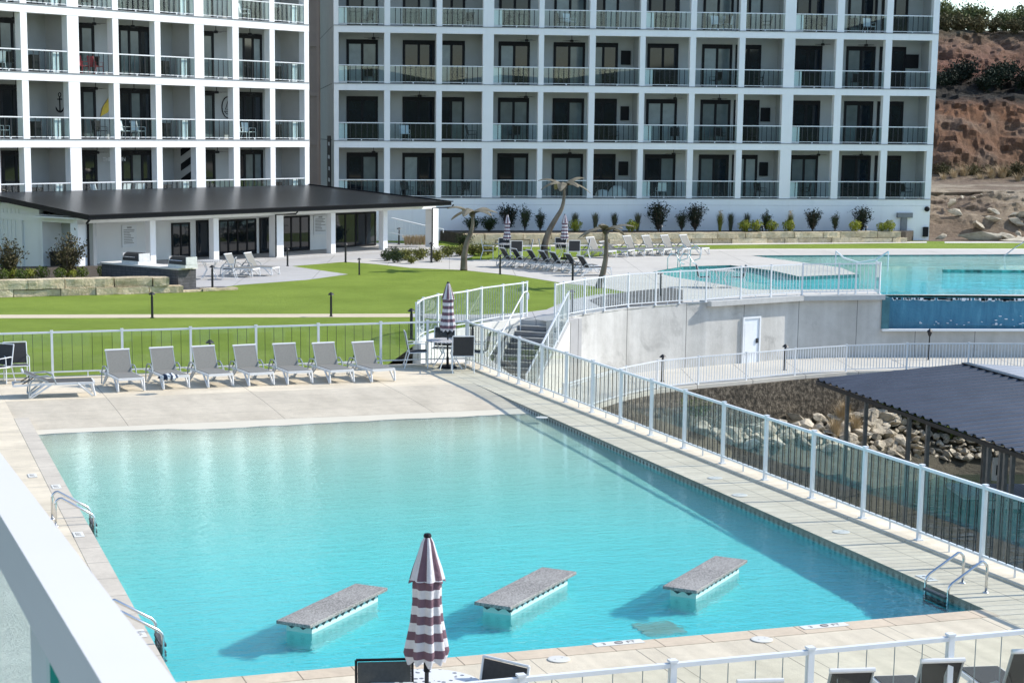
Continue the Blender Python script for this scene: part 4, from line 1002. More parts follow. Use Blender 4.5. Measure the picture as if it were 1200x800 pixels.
# end wall
k = MB(); k.box(-8.3, -8.05, WY+.2, 8.5, 0, zf+.35); k.build('wall', WPAINT, pav)
k = MB()
for i in range(14): k.box(-8.34, -8.302, 4.3+i*.3, 4.34+i*.3, 0, zf+.1)
k.box(-8.36, -8.30, -.26+.5, 8.5, zf-.42, zf-.1); k.box(-8.42, -8.305, 4.0, 4.26, 0, zf-.42); k.build('board_siding', WPAINT, pav)
k = MB(); k.box(-7.2, -7.0, .3, WY, .0, zf-.2); k.build('recess_wall', INNER, pav)
def board(px0, px1, py0, py1, label, n=9):
    a = ps(px0, -WY)[0]; b = ps(px1, -WY)[0]; z0_ = pz(px0, py1, -WY); z1_ = pz(px0, py0, -WY)
    e = empty('notice_board', (PQ.x, PQ.y, T), PA, label, 'notice board')
    k = MB(); k.box(a, b, WY-.04, WY-.005, z0_, z1_); k.build('panel', WHITE, e)
    k = MB(); rr = random.Random(px0); k.box((a+b)/2-.14, (a+b)/2+.14, WY-.05, WY-.041, z1_-.16, z1_-.08)
    for i in range(n):
        z = z1_-.25-i*(z1_-z0_-.35)/n; k.box(a+.1, a+.1+(b-a-.2)*rr.uniform(.5, 1), WY-.048, WY-.041, z, z+.035)
    k.build('printed_lines', mat('grey_print', (.3, .3, .3), .6) if 'grey_print' not in bpy.data.materials else bpy.data.materials['grey_print'], e)
board(143, 160, 264, 290, 'white notice board with grey printed lines on the pavilion wall behind the built-in grills')
board(367.5, 382.5, 252, 275, 'white notice board with grey printed lines on the pavilion wall between the dark glazed doors')
# litter bin by the end wall
def boxpt(px, py, z=T): return P(px, py, z)
p = P(63, 318, T)
k = MB(); k.box(-.3, .3, -.3, .3, 0, .72); k.box(-.33, .33, -.33, .33, .72, .82); o = k.build('litter_bin', DKFRAME, bevel=.02); o.location = p+Vector((0, 1.2, 0)); o.rotation_euler = (0, 0, PA)
tag(o, 'black square litter bin in the recess of the pavilion end wall', 'litter bin')
# ------------------------------------------------------------------ loungers
def make_lounger(fab, raised=64, name='sun_lounger'):
    """foot end toward -y, origin under the seat centre"""
    e = empty(name, (0, 0, 0), 0, 'x', 'sun lounger')
    W2 = .31; zs = .31
    k = MB()
    for s in (-1, 1):
        x = s*W2
        k.beam((x, -.78, zs), (x, .52, zs), .04, .055)
        k.beam((x, .52, zs), (x, .98, zs-.02), .035, .045)
    k.beam((-W2, -.78, zs), (W2, -.78, zs), .045, .06); k.beam((-W2, .98, zs-.02), (W2, .98, zs-.02), .035, .045)
    k.build('frame', RESIN, e)
    for s in (-1, 1):
        for y0, y1, y2 in ((-.74, -.80, -.42), (.30, .66, .14)):
            k = MB(); x = s*(W2+.012)
            k.tube([(x, y0, zs), (x, y1, .02), (x, y1*.86+y2*.14, .02), (x, y2, zs)], [.026, .022, .022, .024], 6); k.build('leg', RESIN, e)
    k = MB(); k.slab([(-W2+.02, -.76, zs+.03), (W2-.02, -.76, zs+.03), (W2-.02, .22, zs+.03), (-W2+.02, .22, zs+.03)], .012); k.build('seat', fab, e)
    a = R(raised); L = .60; y0 = .22; dy, dz = L*math.cos(a), L*math.sin(a); zh = zs+.03
    k = MB(); k.slab([(-W2+.03, y0, zh), (W2-.03, y0, zh), (W2-.03, y0+dy, zh+dz), (-W2+.03, y0+dy, zh+dz)], .012); b = k.build('backrest', fab, e)
    for s in (-1, 1): k = MB(); k.beam((s*(W2-.02), y0, zh), (s*(W2-.02), y0+dy, zh+dz), .022, .03); k.build('back_rail', GYBAR, b)
    k = MB(); k.tube([(-W2, y0+dy, zh+dz), (W2, y0+dy, zh+dz)], .026, 8); k.build('head_bar', RESIN, b)
    if raised > 20:
        for s in (-1, 1): k = MB(); k.tube([(s*(W2-.05), y0+dy*.55, zh+dz*.55), (s*(W2-.05), y0+dy*.55+.28, zs+.0)], .012, 6); k.build('support_strut', DKFRAME, e)
        for s in (-1, 1):     # curved arm hoops beside the hinge
            k = MB(); x = s*(W2+.05); k.tube([(x, .05, zs), (x, .10, zs+.13), (x, .25, zs+.20), (x, .48, zs+.18), (x, .62, zs+.03), (x, .66, .03)], .017, 6); k.build('arm_hoop', GYBAR, e)
    return e
LG = 'taupe loungers in a row behind the pool'
lp = make_lounger(MESHG)
pos = [(141, 456.5), (193, 453.5), (243, 451.5), (291, 450), (337, 448), (384, 446.8), (431, 445.5)]
what = ['taupe sun lounger at the left end of the row of seven behind the pool', 'sun lounger with a dark and white towel on its seat behind the pool', 'sun lounger in the row behind the pool, in front of the dark lawn lamp',
        'sun lounger in the middle of the row of seven behind the pool', 'sun lounger fifth from the left in the row of seven behind the pool', 'sun lounger sixth from the left in the row of seven behind the pool', 'rightmost sun lounger of the row behind the pool, beside the umbrella table']
for (px, py), lb in zip(pos, what):
    p = P(px+3, py-2.5, 0); p.z = .002; place(lp, p, AL+R(7)+R(random.Random(px).uniform(-2.5, 2.5)), lb, LG, sc=.95)
# towel
tw = MB(); rnd = random.Random(4); q = P(199, 446, .33)
for c_, m_ in ((0, None),): pass
def blob(n, rx, ry, rz, seed, sub=3, amp=.25, fr=2.2):
    b = bmesh.new(); bmesh.ops.create_icosphere(b, subdivisions=sub, radius=1)
    from mathutils import noise
    for v in b.verts:
        d = 1+amp*noise.noise(v.co*fr+Vector((seed*7.1, seed*3.3, seed)))+amp*.5*noise.noise(v.co*fr*2.7+Vector((seed, 9, 2)))
        v.co = Vector((v.co.x*rx*d, v.co.y*ry*d, v.co.z*rz*d))
    me = bpy.data.meshes.new(n); b.to_mesh(me); b.free(); return me
tm = NT('striped_towel_cloth'); _x, _y, _z = tm.xyz(); tm.l(tm.mix(tm.line(_x, .14, .07), (.62, .66, .68), (.03, .045, .08)), tm.b.inputs['Base Color']); tm.b.inputs['Roughness'].default_value = .9
me = blob('towel', .20, .13, .075, 3, 4, .5, 2.6); me.materials.append(tm.m); o = bpy.data.objects.new('towel', me); COL.objects.link(o); o.location = P(197.5, 444, .34)+Vector((0, 0, .05)); o.rotation_euler = (0, 0, .5)
for f in me.polygons: f.use_smooth = True
tag(o, 'crumpled dark and white towel lying on the second lounger behind the pool', 'towel')
# flat lounger at the left
lf = make_lounger(MESHB, 24, 'sun_lounger'); p = P(68, 463.5, 0); p.z = .002
place(lf, p, AL+R(88), 'white framed lounger lying flat and sideways at the left, its dark head section slightly raised')
# dark loungers on the terrace
ld = make_lounger(MESHD, 56)
for i, (px, py) in enumerate([(597, 312.5), (611, 313.5), (629, 315), (643, 316.5), (656, 318), (674, 320), (689, 323)]):
    p = P(px+4, py, T); p.z = T+.012; place(ld, p, R(112), 'charcoal lounger on the terrace between the metal palms, %s from the left of its row' % ORD[i], 'charcoal loungers between the metal palms', sc=1.08)
lt = make_lounger(MESHG, 62)
for i, (px, py) in enumerate([(701, 301.5), (744, 299.5), (766, 299), (788, 298.5), (810, 298)]):
    p = P(px, py, T); p.z = T+.012; place(lt, p, R(48), 'pale lounger at the far side of the terrace by the stone wall, %s from left' % ORD[i], 'pale loungers at the far side of the terrace', sc=1.15)
lfd = make_lounger(MESHB, 30); p = P(722, 300.5, T); p.z = T+.012; place(lfd, p, R(55), 'lounger with a dark lowered back between the pale loungers across the terrace', sc=1.15)
for i, (px, py) in enumerate([(280, 324), (303, 322.5)]):
    p = P(px, py, T); p.z = T+.03; place(lt, p, R(68), 'pale lounger on the paving in front of the pavilion windows, %s' % ('on the left' if i == 0 else 'on the right'), 'pair of pale loungers in front of the pavilion', sc=1.1)
# loungers by the near fence, seen from behind, backrest shade put into the fabric tone
ln_ = make_lounger(MESHD, 66)
for i, (px, py) in enumerate([(782, 806), (891, 794.5), (999, 782), (1105, 770.5), (1211, 759.5)]):
    b = P(px, py, .915); ang = math.pi+R(7)
    q = Vector((b.x+math.sin(ang)*.464, b.y-math.cos(ang)*.464, .002))
    place(ln_, q, ang, 'dark backed lounger just beyond the near glass fence, %s from the left' % ORD[i], 'loungers behind the near glass fence', sc=(.72, 1, 1))

# ------------------------------------------------------------------ tables, chairs, umbrellas
def make_table(topm, r=.55, h=.72):
    e = empty('patio_table', (0, 0, 0), 0, 'x', 'table')
    k = MB(); k.lathe([(r-.03, h-.03), (r, h-.025), (r, h-.005), (r-.012, h)], 28); k.build('table_top', topm, e)
    for i in range(4):
        a = i*math.pi/2+.78; c, s_ = math.cos(a), math.sin(a)
        k = MB(); k.tube([(c*.42, s_*.42, 0), (c*.16, s_*.16, h*.5), (c*.36, s_*.36, h-.03)], .016, 6); k.build('leg', WHITE, e)
    return e
def _slat():
    t = NT('slatted_table_top'); x, y, z = t.xyz(); t.l(t.mix(t.line(x, .085, .018), (.55, .54, .53), (.08, .08, .08)), t.b.inputs['Base Color']); t.b.inputs['Roughness'].default_value = .5; return t.m
def _mos():
    t = NT('perforated_table_top'); v = t.n('ShaderNodeTexVoronoi'); t.l(t.co, v.inputs['Vector']); v.inputs['Scale'].default_value = 14; t.l(t.mix(t.math('LESS_THAN', v.outputs['Distance'], .33), (.70, .70, .70), (.12, .13, .14)), t.b.inputs['Base Color']); t.b.inputs['Roughness'].default_value = .4; return t.m
def _stripe():
    t = NT('plum_and_white_striped_canvas'); x, y, z = t.xyz()
    low = t.line(z, .165, .082, .03)
    ang = t.math('ARCTAN2', y, x); cap = t.line(ang, 1.2566, .62, .2)
    sel = t.math('GREATER_THAN', z, 1.77)
    m_ = t.math('ADD', t.math('MULTIPLY', sel, cap), t.math('MULTIPLY', t.math('SUBTRACT', 1.0, sel), low))
    c = t.mix(m_, (.64, .62, .63), (.165, .095, .12)); n = t.noise(14, 4)
    c = t.mix(.25, c, t.ramp(n, [(.3, (.6, .6, .6)), (.7, (1, 1, 1))]), 'MULTIPLY')
    t.l(c, t.b.inputs['Base Color']); t.b.inputs['Roughness'].default_value = .85; t.bump(t.noise(22, 3), .01); return t.m
STR = _stripe()
def folded(prof, nf, n, amp, seed, scallop=0):
    rnd = random.Random(seed); ph = [rnd.uniform(-.35, .35) for _ in range(nf)]; am = [rnd.uniform(.6, 1.3) for _ in range(nf)]
    k = MB(); m = len(prof); vs = []
    for j, (r, z) in enumerate(prof):
        for i in range(n):
            a = 2*math.pi*i/n; f = a/(2*math.pi)*nf; fi = int(f) % nf; w = (math.cos(2*math.pi*(f-.5))*.5+.5)
            tw_ = .10*(1-j/(m-1))
            rr = r*(1+amp*am[fi]*(w-.5)*min(1, .35+j/(m-1)))
            zz = z-(scallop*w*am[fi] if j == m-1 else 0)
            vs.append((rr*math.cos(a+tw_+ph[fi]*.12), rr*math.sin(a+tw_+ph[fi]*.12), zz))
    k.add(vs, [(j*n+i, j*n+(i+1) % n, (j+1)*n+(i+1) % n, (j+1)*n+i)[::-1] for j in range(m-1) for i in range(n)])
    return k
def make_umbrella():
    e = empty('closed_umbrella', (0, 0, 0), 0, 'x', 'umbrella')
    k = MB(); k.tube([(0, 0, .05), (0, 0, 2.1)], .021, 8); k.build('pole', BLACK, e)
    k = MB(); k.lathe([(.24, 0), (.24, .035), (.20, .06), (.035, .07), (.035, .28)], 20); k.build('base', DKFRAME, e)
    k = folded([(.125, 1.80), (.13, 1.72), (.125, 1.55), (.14, 1.35), (.165, 1.18), (.185, 1.06), (.15, .99)], 8, 64, .34, 3, .05); cb = k.build('canopy', STR, e, smooth=True)
    k = folded([(.03, 2.17), (.055, 2.12), (.085, 2.0), (.12, 1.88), (.155, 1.765)], 8, 64, .30, 5, .03); k.build('canopy_cap', STR, e, smooth=True)
    k = MB(); k.lathe([(.034, 2.165), (.04, 2.18), (.03, 2.20), (0, 2.205)], 12); k.build('finial', DKFRAME, e)
    k = MB(); k.lathe([(.03, .86), (.032, .98)], 8); k.box(.02, .07, -.01, .01, .88, .91); k.build('crank', DKFRAME, e)
    return e
tb = make_table(_slat()); tm_ = make_table(_mos()); ump = make_umbrella()
UG = 'closed plum and white striped umbrellas'; CG = 'sling chairs with white frames'; TG = 'round patio tables'
def settable(px, py, z, label, proto=tb):
    p = P(px, py, z); place(proto, p, .3, label, TG); return p
# table behind the pool
c = settable(524.5, 431, 0, 'round slatted table with an umbrella, at the far right corner of the pool deck')
place(ump, c+Vector((0, 0, .001)), .4, 'closed striped umbrella over the table at the far right corner of the pool deck', UG)
for i, (dx, dy, rz, lb) in enumerate([(-.80, .05, math.pi/2+.1, 'left'), (-.12, .85, math.pi+math.pi-.15, 'far'), (.38, -.70, math.pi+.05, 'near'), (.78, .1, -math.pi/2-.2, 'right')]):
    place(chair_d, c+Vector((dx, dy, .002)), rz, 'black sling chair on the %s side of the umbrella table behind the pool' % lb, CG)
# left edge chairs
p = P(20, 448, 0); place(chair_d, p+Vector((0, 0, .002)), .35, 'black sling chair behind the flat lounger at the left edge', CG)
p = P(-3, 450, 0); place(chair_d, p+Vector((0, 0, .002)), -.5, 'black sling chair cut off by the left edge of the view', CG)
# near table
pc = P(500, 803, .72); c = Vector((pc.x, pc.y, 0))
place(tm_, c, 0, 'round perforated table at the bottom edge in front of the pool', TG)
place(ump, c+Vector((0, 0, .001)), 1.35, 'large closed striped umbrella nearest the viewer, rising in front of the pool', UG)
# chairs: back panel facing the viewer, and side on
chair_n = chair_variant(DKFRAME, mat('dark_grey_sling_fabric', (.085, .085, .08), .75, .12, 30, .002, 300))
p = P(460, 772.5, .93); place(chair_n, Vector((p.x, p.y, 0))+Vector((-.05, -.30, .002))*1, AL*.0+math.pi+math.pi+.10, 'black sling chair left of the nearest umbrella, seen at the bottom edge', CG, sc=1.0)
p = P(571, 783, .93); place(chair_d, Vector((p.x, p.y, 0.002)), math.pi/2+.9-math.pi, 'black sling chair right of the nearest umbrella, seen side on at the bottom edge', CG)
# terrace tables
for (px, py, lb) in ((594, 304, 'left'), (661, 303.5, 'right')):
    p = P(px, py, T); p.z = T+.012; place(tb, p, .2, 'round table under the %s striped umbrella on the terrace' % lb, TG, sc=1.1)
    place(ump, p, .6 if lb == 'left' else 1.9, 'closed striped umbrella on the terrace, the %s of the two far ones' % lb, UG, sc=1.04)
    for j, (dx, dy, rz, w_) in enumerate([(-1.0, 0, math.pi/2, 'left'), (1.0, .1, -math.pi/2, 'right'), (.45, -.75, math.pi, 'near'), (-.1, 1.0, 0, 'far')]):
        place(chair_d, p+Vector((dx, dy, 0)), rz, 'sling chair on the %s side of the %s umbrella table on the terrace' % (w_, lb), CG, sc=1.08)
p = P(845, 337, T); p.z = T+.02; place(tb, p, 0, 'small round table on the deck edge beside the upper pool, behind the terrace fence', TG)
place(chair_d, p+Vector((-.75, .1, 0)), math.pi/2, 'black sling chair left of the small table beside the upper pool', CG); place(chair_d, p+Vector((.75, .1, 0)), -math.pi/2, 'black sling chair right of the small table beside the upper pool', CG)
p = P(246, 327, T); p.z = T+.02; place(tb, p, 0, 'white round table on the pavilion paving right of the built-in grills', TG, sc=1.1)
bch_p = chair_variant(WHITE, RESIN)
place(bch_p, p+Vector((-.95, .2, 0)), math.pi/2, 'white chair left of the table beside the built-in grills', CG); place(chair_d, p+Vector((.85, -.1, 0)), -math.pi/2, 'black sling chair right of the table beside the built-in grills', CG)
p = P(184, 304, T); p.z = T+.06; place(chair_d, p, .4, 'black sling chair in the shade under the pavilion roof behind the grills', CG); 

# ------------------------------------------------------------------ outdoor kitchen
ko = Vector(wp(119.5, 333)+(T,)); p2 = Vector(wp(209, 341.5)+(T,)); ka = math.atan2(p2.y-ko.y, p2.x-ko.x); kl = (p2-ko).length
ke = empty('outdoor_kitchen', ko, ka, 'dark stone outdoor kitchen counter with a pale top behind the stone block wall', 'outdoor kitchen')
KS = concrete('stacked_slate', (.10, .10, .105), .45, .4, 4, bump=.03, joints=((2, .12, .012, 0), (0, .31, .012, 0)))
k = MB(); k.box(0, kl, 0, .95, 0, .86); k.build('base', KS, ke)
k = MB(); k.box(-.05, kl+.06, -.05, 1.0, .86, .93); k.build('countertop', CURBW, ke)
GRST = mat('brushed_grill_steel', (.62, .62, .61), .5, .1, 8, metal=.3)
def grill(s_, lb):
    q = ko+Vector((math.cos(ka)*s_-math.sin(ka)*.45, math.sin(ka)*s_+math.cos(ka)*.45, .93)); e = empty('grill', q, ka, lb, 'grill', 'built-in grills'); e.scale = (1.25, 1.1, 1.3)
    k = MB(); k.box(-.42, .42, -.30, .30, 0, .10); k.build('firebox', GRST, e)
    k = MB(); n = 10; vs = []
    for x in (-.40, .40):
        for i in range(n+1):
            a = math.pi*i/n; vs.append((x, -.28*math.cos(a), .10+.26*math.sin(a)))
    fs = [(i, i+1, n+2+i, n+1+i) for i in range(n)]; k.add(vs, fs+[tuple(range(n+1))[::-1], tuple(range(n+1, 2*n+2))]); k.build('lid', BLACK, e)
    k = MB(); k.box(.401, .43, -.26, .26, .10, .34); k.box(-.43, -.401, -.26, .26, .10, .34); k.build('lid_end_cap', GRST, e)
    k = MB(); k.tube([(-.3, -.33, .22), (.3, -.33, .22)], .015, 6); k.build('handle', STEEL, e)
    return e
kk = kl/89.5
grill((151-119.5)*kk, 'domed grill at the left end of the outdoor kitchen counter'); grill((205-119.5)*kk, 'domed grill at the right end of the outdoor kitchen counter')

# ------------------------------------------------------------------ bollard lamps
def make_bollard():
    e = empty('bollard_lamp', (0, 0, 0), 0, 'x', 'bollard lamp')
    k = MB(); k.lathe([(.075, 0), (.075, .02), (.045, .03), (.042, .74)], 10); k.build('post', BLACK, e)
    k = MB(); k.lathe([(.03, .74), (.032, .80)], 8); k.build('lamp_neck', DKBAR, e)
    k = MB(); k.lathe([(.12, .80), (.10, .83), (.035, .89), (0, .90)], 10); k.build('cap', BLACK, e)
    return e
bo = make_bollard()
for px, py, z, lb, s_ in [(388, 371, T, 'black bollard lamp on the pale lawn path, right of centre of the path', .95), (178.5, 372.5, T, 'black bollard lamp on the pale lawn path below the stone block wall', 1.0), (421, 322, T, 'black bollard lamp on the lawn at the tip of the pavilion paving', .85),
        (337, 312, T, 'black bollard lamp in front of the third pavilion post', 1.0), (405, 307.5, T, 'black bollard lamp at the lawn edge between two pavilion posts', 1.1), (249, 337.5, T, 'black bollard lamp in front of the table by the outdoor kitchen', 1.05), (586, 321.5, T, 'black bollard lamp on the lawn edge right of the left metal palm', 1.0),
        (671, 331.5, T, 'black bollard lamp on the lawn edge below the charcoal loungers', 1.05), (670, 368.5, T, 'black bollard lamp on the landing behind the terrace fence at the stair head', 1.0), (482, 397.5, T, 'black bollard lamp at the left corner of the curved stair fence', 1.08), (553.5, 413, LZ, 'black bollard lamp on the lower landing behind the umbrella table', 1.05),
        (246.5, 437, T, 'black bollard lamp on the lawn right behind the loungers and the pool fence', 1.0), (773.5, 347, T, 'black bollard lamp on the gravel behind the terrace fence', 1.1), (919.5, 433.5, WK, 'black bollard lamp at the edge of the lower walkway right of the white door', 1.1), (776, 447, WK, 'black bollard lamp on the lower walkway at the bend of the baluster fence', 1.1),
        (467.5, 286.5, T, 'black bollard lamp at the left of the straw grass by the white base wall', 1.1), (488, 276.5, T, 'black bollard lamp behind the straw grass by the white base wall', .95), (522.5, 281, T, 'taller black bollard lamp just right of the last pavilion post', 1.2), (525.5, 281, T, 'shorter black bollard lamp just right of the last pavilion post', .9), (505.5, 308, T, 'black bollard lamp standing in the shrubs in front of the last pavilion post', 1.15),
        (893, 284, T, 'thin black bollard lamp in front of the stone wall below the rounded shrubs', 1.1), (1014, 283.5, T, 'thin black bollard lamp in front of the right end of the stone wall', 1.1), (774, 284.5, T, 'thin black bollard lamp in front of the stone wall below the dark conifer', 1.2)]:
    p = P(px, py, z); place(bo, p, 0, lb, 'black bollard lamps', sc=s_)
p = P(1088, 421.5, WK); e = empty('lamp_post', p, 0, 'black lantern post on the lower walkway above the dock roof', 'lamp post')
k = MB(); k.lathe([(.07, 0), (.03, .05), (.025, .95)], 8); k.build('post', BLACK, e); k = MB(); k.lathe([(.05, .95), (.10, 1.12), (.13, 1.13), (.04, 1.22), (0, 1.25)], 8); k.build('lantern', BLACK, e)

# ------------------------------------------------------------------ metal palms
BRZ = mat('weathered_bronze_metal', (.17, .14, .105), .42, .35, 2.5, .006, 30, metal=.55); BRZL = mat('sunlit_tone_bronze_sheet', (.21, .185, .13), .45, .3, 3, .006, 30, metal=.3); BRZD = mat('dark_bronze_metal', (.10, .085, .07), .5, .3, 4, metal=.4)  # frond tone lighter than the trunk, sunlight put into the colour
def palm(trunk_px, crown_px, r0, r1, fr_len, label, seed):
    base = P(*trunk_px[0], T); rnd = random.Random(seed); e = empty('metal_palm', base, 0, label, 'metal palm sculpture', 'metal palm trees')
    pts = []
    for px, py in trunk_px:
        d = ray(px, py); t_ = base.y/d[1]; pts.append(Vector((d[0]*t_, base.y, EYE+d[2]*t_))-base)
    pts[0].z = 0; sm = resample([tuple(p) for p in pts], 5)
    rs = [r0+(r1-r0)*(i/(len(sm)-1))**.8 for i in range(len(sm))]
    k = MB(); k.tube(sm, rs, 10); k.build('trunk', BRZ, e, smooth=True)
    c = Vector(sm[-1]); k = MB(); k.lathe([(.02, -.12), (.13, -.05), (.15, .05), (.08, .16), (.02, .2)], 10); k.v = [(x+c.x, y+c.y, z+c.z) for x, y, z in k.v]; k.build('crown_hub', BRZD, e, smooth=True)
    for i in range(7):
        a = i*2*math.pi/7+rnd.uniform(-.22, .22); L = fr_len*rnd.uniform(.85, 1.1); up_ = rnd.uniform(.25, .5); drop = rnd.uniform(.35, .62)
        d = Vector((math.cos(a), math.sin(a), 0)); s_ = Vector((-d.y, d.x, 0)); n = 9; vs = []
        for j in range(n):
            t_ = j/(n-1); w = .30*fr_len*.6*math.sin(math.pi*min(1, (t_*.93+.05)))**.7; z = up_*L*t_*1.5-drop*L*t_*t_*1.2
            cpt = c+d*(L*t_)+Vector((0, 0, z+.05))
            for q, zz in ((-1, -.10*w), (0, .22*w), (1, -.10*w)): vs.append(cpt+s_*(w*q)+Vector((0, 0, zz)))
        nn = len(vs); vs2 = vs+[v-Vector((0, 0, .012)) for v in vs]
        fs = [(j*3+q, (j+1)*3+q, (j+1)*3+q+1, j*3+q+1) for j in range(n-1) for q in (0, 1)]
        fs += [tuple(nn+x for x in f[::-1]) for f in fs]
        for j in range(n-1): fs += [(j*3, nn+j*3, nn+(j+1)*3, (j+1)*3), (j*3+2, (j+1)*3+2, nn+(j+1)*3+2, nn+j*3+2)]
        k = MB(); k.add(vs2, fs); k.build('frond', BRZL, e, smooth=False)
palm([(543.5, 317), (544, 300), (547, 284), (552, 272), (554, 261), (553.5, 252)], None, .185, .06, 1.35, 'leftmost metal palm sculpture, standing at the lawn edge beside the pavilion', 4)
palm([(639, 303), (638, 289), (643, 272), (651, 257), (658, 245), (661, 232), (661, 219)], None, .22, .06, 1.45, 'tallest metal palm sculpture, bending up behind the right striped umbrella', 9)
palm([(701, 337.5), (706, 322), (709.5, 305), (710.5, 290), (710, 272)], None, .16, .07, 1.15, 'rightmost and shortest metal palm sculpture, between the charcoal and the pale loungers', 12)

# ------------------------------------------------------------------ plants
def foliage_mat(name, lo, hi, rough=.75):
    t = NT(name); i = t.n('ShaderNodeObjectInfo'); n = t.noise(6, 4, .7)
    f = t.math('ADD', t.math('MULTIPLY', n, .8), t.math('MULTIPLY', i.outputs['Random'], .25))
    t.l(t.ramp(f, [(.3, lo), (.75, hi)]), t.b.inputs['Base Color']); t.b.inputs['Roughness'].default_value = rough; t.b.inputs['Specular IOR Level'].default_value = .25; return t.m
BOX = foliage_mat('boxwood_leaves', (.05, .085, .014), (.15, .19, .025)); BOXD = foliage_mat('dark_boxwood_leaves', (.015, .030, .010), (.05, .075, .02)); YEL_ = foliage_mat('golden_leaves', (.14, .17, .02), (.36, .36, .045))
CON = foliage_mat('dark_conifer_leaves', (.004, .009, .006), (.018, .032, .016)); REDB = foliage_mat('russet_leaves', (.05, .045, .018), (.15, .12, .05)); STRAW = foliage_mat('straw_grass_blades', (.32, .24, .13), (.62, .50, .33)); GRN = foliage_mat('grey_green_blades', (.06, .07, .04), (.16, .15, .09)); OLV = foliage_mat('olive_yellow_leaves', (.08, .10, .02), (.27, .25, .06))
BARK = mat('shrub_bark', (.08, .06, .045), .9, .2, 6)
def leaves(k, rnd, n, fn, s0, s1):
    for _ in range(n):
        c, nr = fn(rnd); s_ = rnd.uniform(s0, s1); a = Vector((rnd.gauss(0, 1), rnd.gauss(0, 1), rnd.gauss(0, 1))).normalized()
        d = (nr+a*.8).normalized(); u = d.cross(Vector((0, 0, 1))); u = u.normalized() if u.length > .01 else Vector((1, 0, 0)); v = d.cross(u)
        k.add([c-u*s_*.5, c+v*s_, c+u*s_*.5, c-v*s_*.9], [(0, 1, 2, 3)])
def ball(name, r, m, seed, cat='shrub', n=700, squash=.9):
    rnd = random.Random(seed); e = empty(name, (0, 0, 0), 0, 'x', cat)
    def fn(q):
        d = Vector((q.gauss(0, 1), q.gauss(0, 1), q.gauss(0, 1))).normalized(); rr = r*(q.random()**.25)*(1+.12*math.sin(d.x*5+seed)+.1*math.sin(d.y*7+d.z*4)); return Vector((d.x*rr, d.y*rr, r*squash+d.z*rr*squash)), d
    k = MB(); leaves(k, rnd, n, fn, r*.10, r*.17); k.build('foliage', m, e)
    k = MB(); k.tube([(0, 0, 0), (0, 0, r*.9)], r*.08, 6); k.build('stem', BARK, e); return e
def spray(name, h, w, m, seed, nb=34, lf=16, cat='shrub', leaf=.05, up=.85):
    rnd = random.Random(seed); e = empty(name, (0, 0, 0), 0, 'x', cat); kb, kl_ = MB(), MB()
    for i in range(nb):
        a = rnd.uniform(0, 6.28); sp = rnd.random()**.7; L = h*rnd.uniform(.65, 1.05)*(1-.25*sp); tip = Vector((math.cos(a)*w*sp, math.sin(a)*w*sp, L)); mid = tip*.5+Vector((0, 0, .12*h)) 
        pts = [Vector((0, 0, 0)), mid, tip]; kb.tube(pts, [h*.010, h*.007, h*.003], 4)
        for j in range(lf):
            t_ = rnd.uniform(.18, 1.0); c = (pts[0]*(1-t_)**2+mid*2*t_*(1-t_)+tip*t_*t_)+Vector((rnd.gauss(0, 1), rnd.gauss(0, 1), rnd.gauss(0, 1)))*leaf*.6
            s_ = leaf*rnd.uniform(.6, 1.2); d = Vector((rnd.gauss(0, 1), rnd.gauss(0, 1), rnd.gauss(0, .6)+up)).normalized(); u = d.cross(Vector((rnd.gauss(0, 1), rnd.gauss(0, 1), .3))).normalized()
            kl_.add([c, c+d*s_*.5+u*s_*.22, c+d*s_, c+d*s_*.5-u*s_*.22], [(0, 1, 2, 3)])
    kl_.build('foliage', m, e); kb.build('stems', BARK, e); return e
def tuft(name, h, w, m, seed, n=220, cat='ornamental grass', plume=None):
    rnd = random.Random(seed); e = empty(name, (0, 0, 0), 0, 'x', cat); k = MB()
    for i in range(n):
        a = rnd.uniform(0, 6.28); sp = rnd.random(); L = h*rnd.uniform(.6, 1.05); b = Vector((math.cos(a), math.sin(a), 0)); r0 = b*w*.25*rnd.random(); s_ = Vector((-b.y, b.x, 0))*h*.012
        m1 = r0+b*w*.3*sp+Vector((0, 0, L*.6)); t_ = r0+b*w*sp+Vector((0, 0, L))
        k.add([r0-s_, r0+s_, m1+s_, m1-s_], [(0, 1, 2, 3)]); k.add([m1-s_, m1+s_, t_], [(0, 1, 2)])
    k.build('blades', m, e)
    if plume:
        k = MB()
        def fn(q): z = q.uniform(.55, 1.1); return Vector((q.gauss(0, w*.22), q.gauss(0, w*.22), h*z)), Vector((0, 0, 1))
        leaves(k, rnd, 160, fn, .03, .06); k.build('plumes', plume, e)
    return e
def bedpt(px, off=1.15):
    q = (BQ.x+math.sin(BA)*off, BQ.y-math.cos(BA)*off); s_, _ = hit(px, 270, q, BA); return Vector((q[0]+s_*math.cos(BA), q[1]+s_*math.sin(BA), BED))
def plant(proto, pts, label, group, z=T, s=1.0, rnd=random.Random(8)):
    for i, it in enumerate(pts):
        px, py, ex = it[0], it[1], (it[2] if len(it) > 2 else '')
        p = P(px, py, it[3] if len(it) > 3 else z); place(proto, p, rnd.uniform(0, 6.2), label % ex if '%s' in label else label, group, sc=s*rnd.uniform(.92, 1.1))
BED = T+.62          # planting bed behind the long stone wall
b_ball = ball('round_shrub', .40, YEL_, 1); b_dark = ball('round_shrub', .36, BOXD, 2)
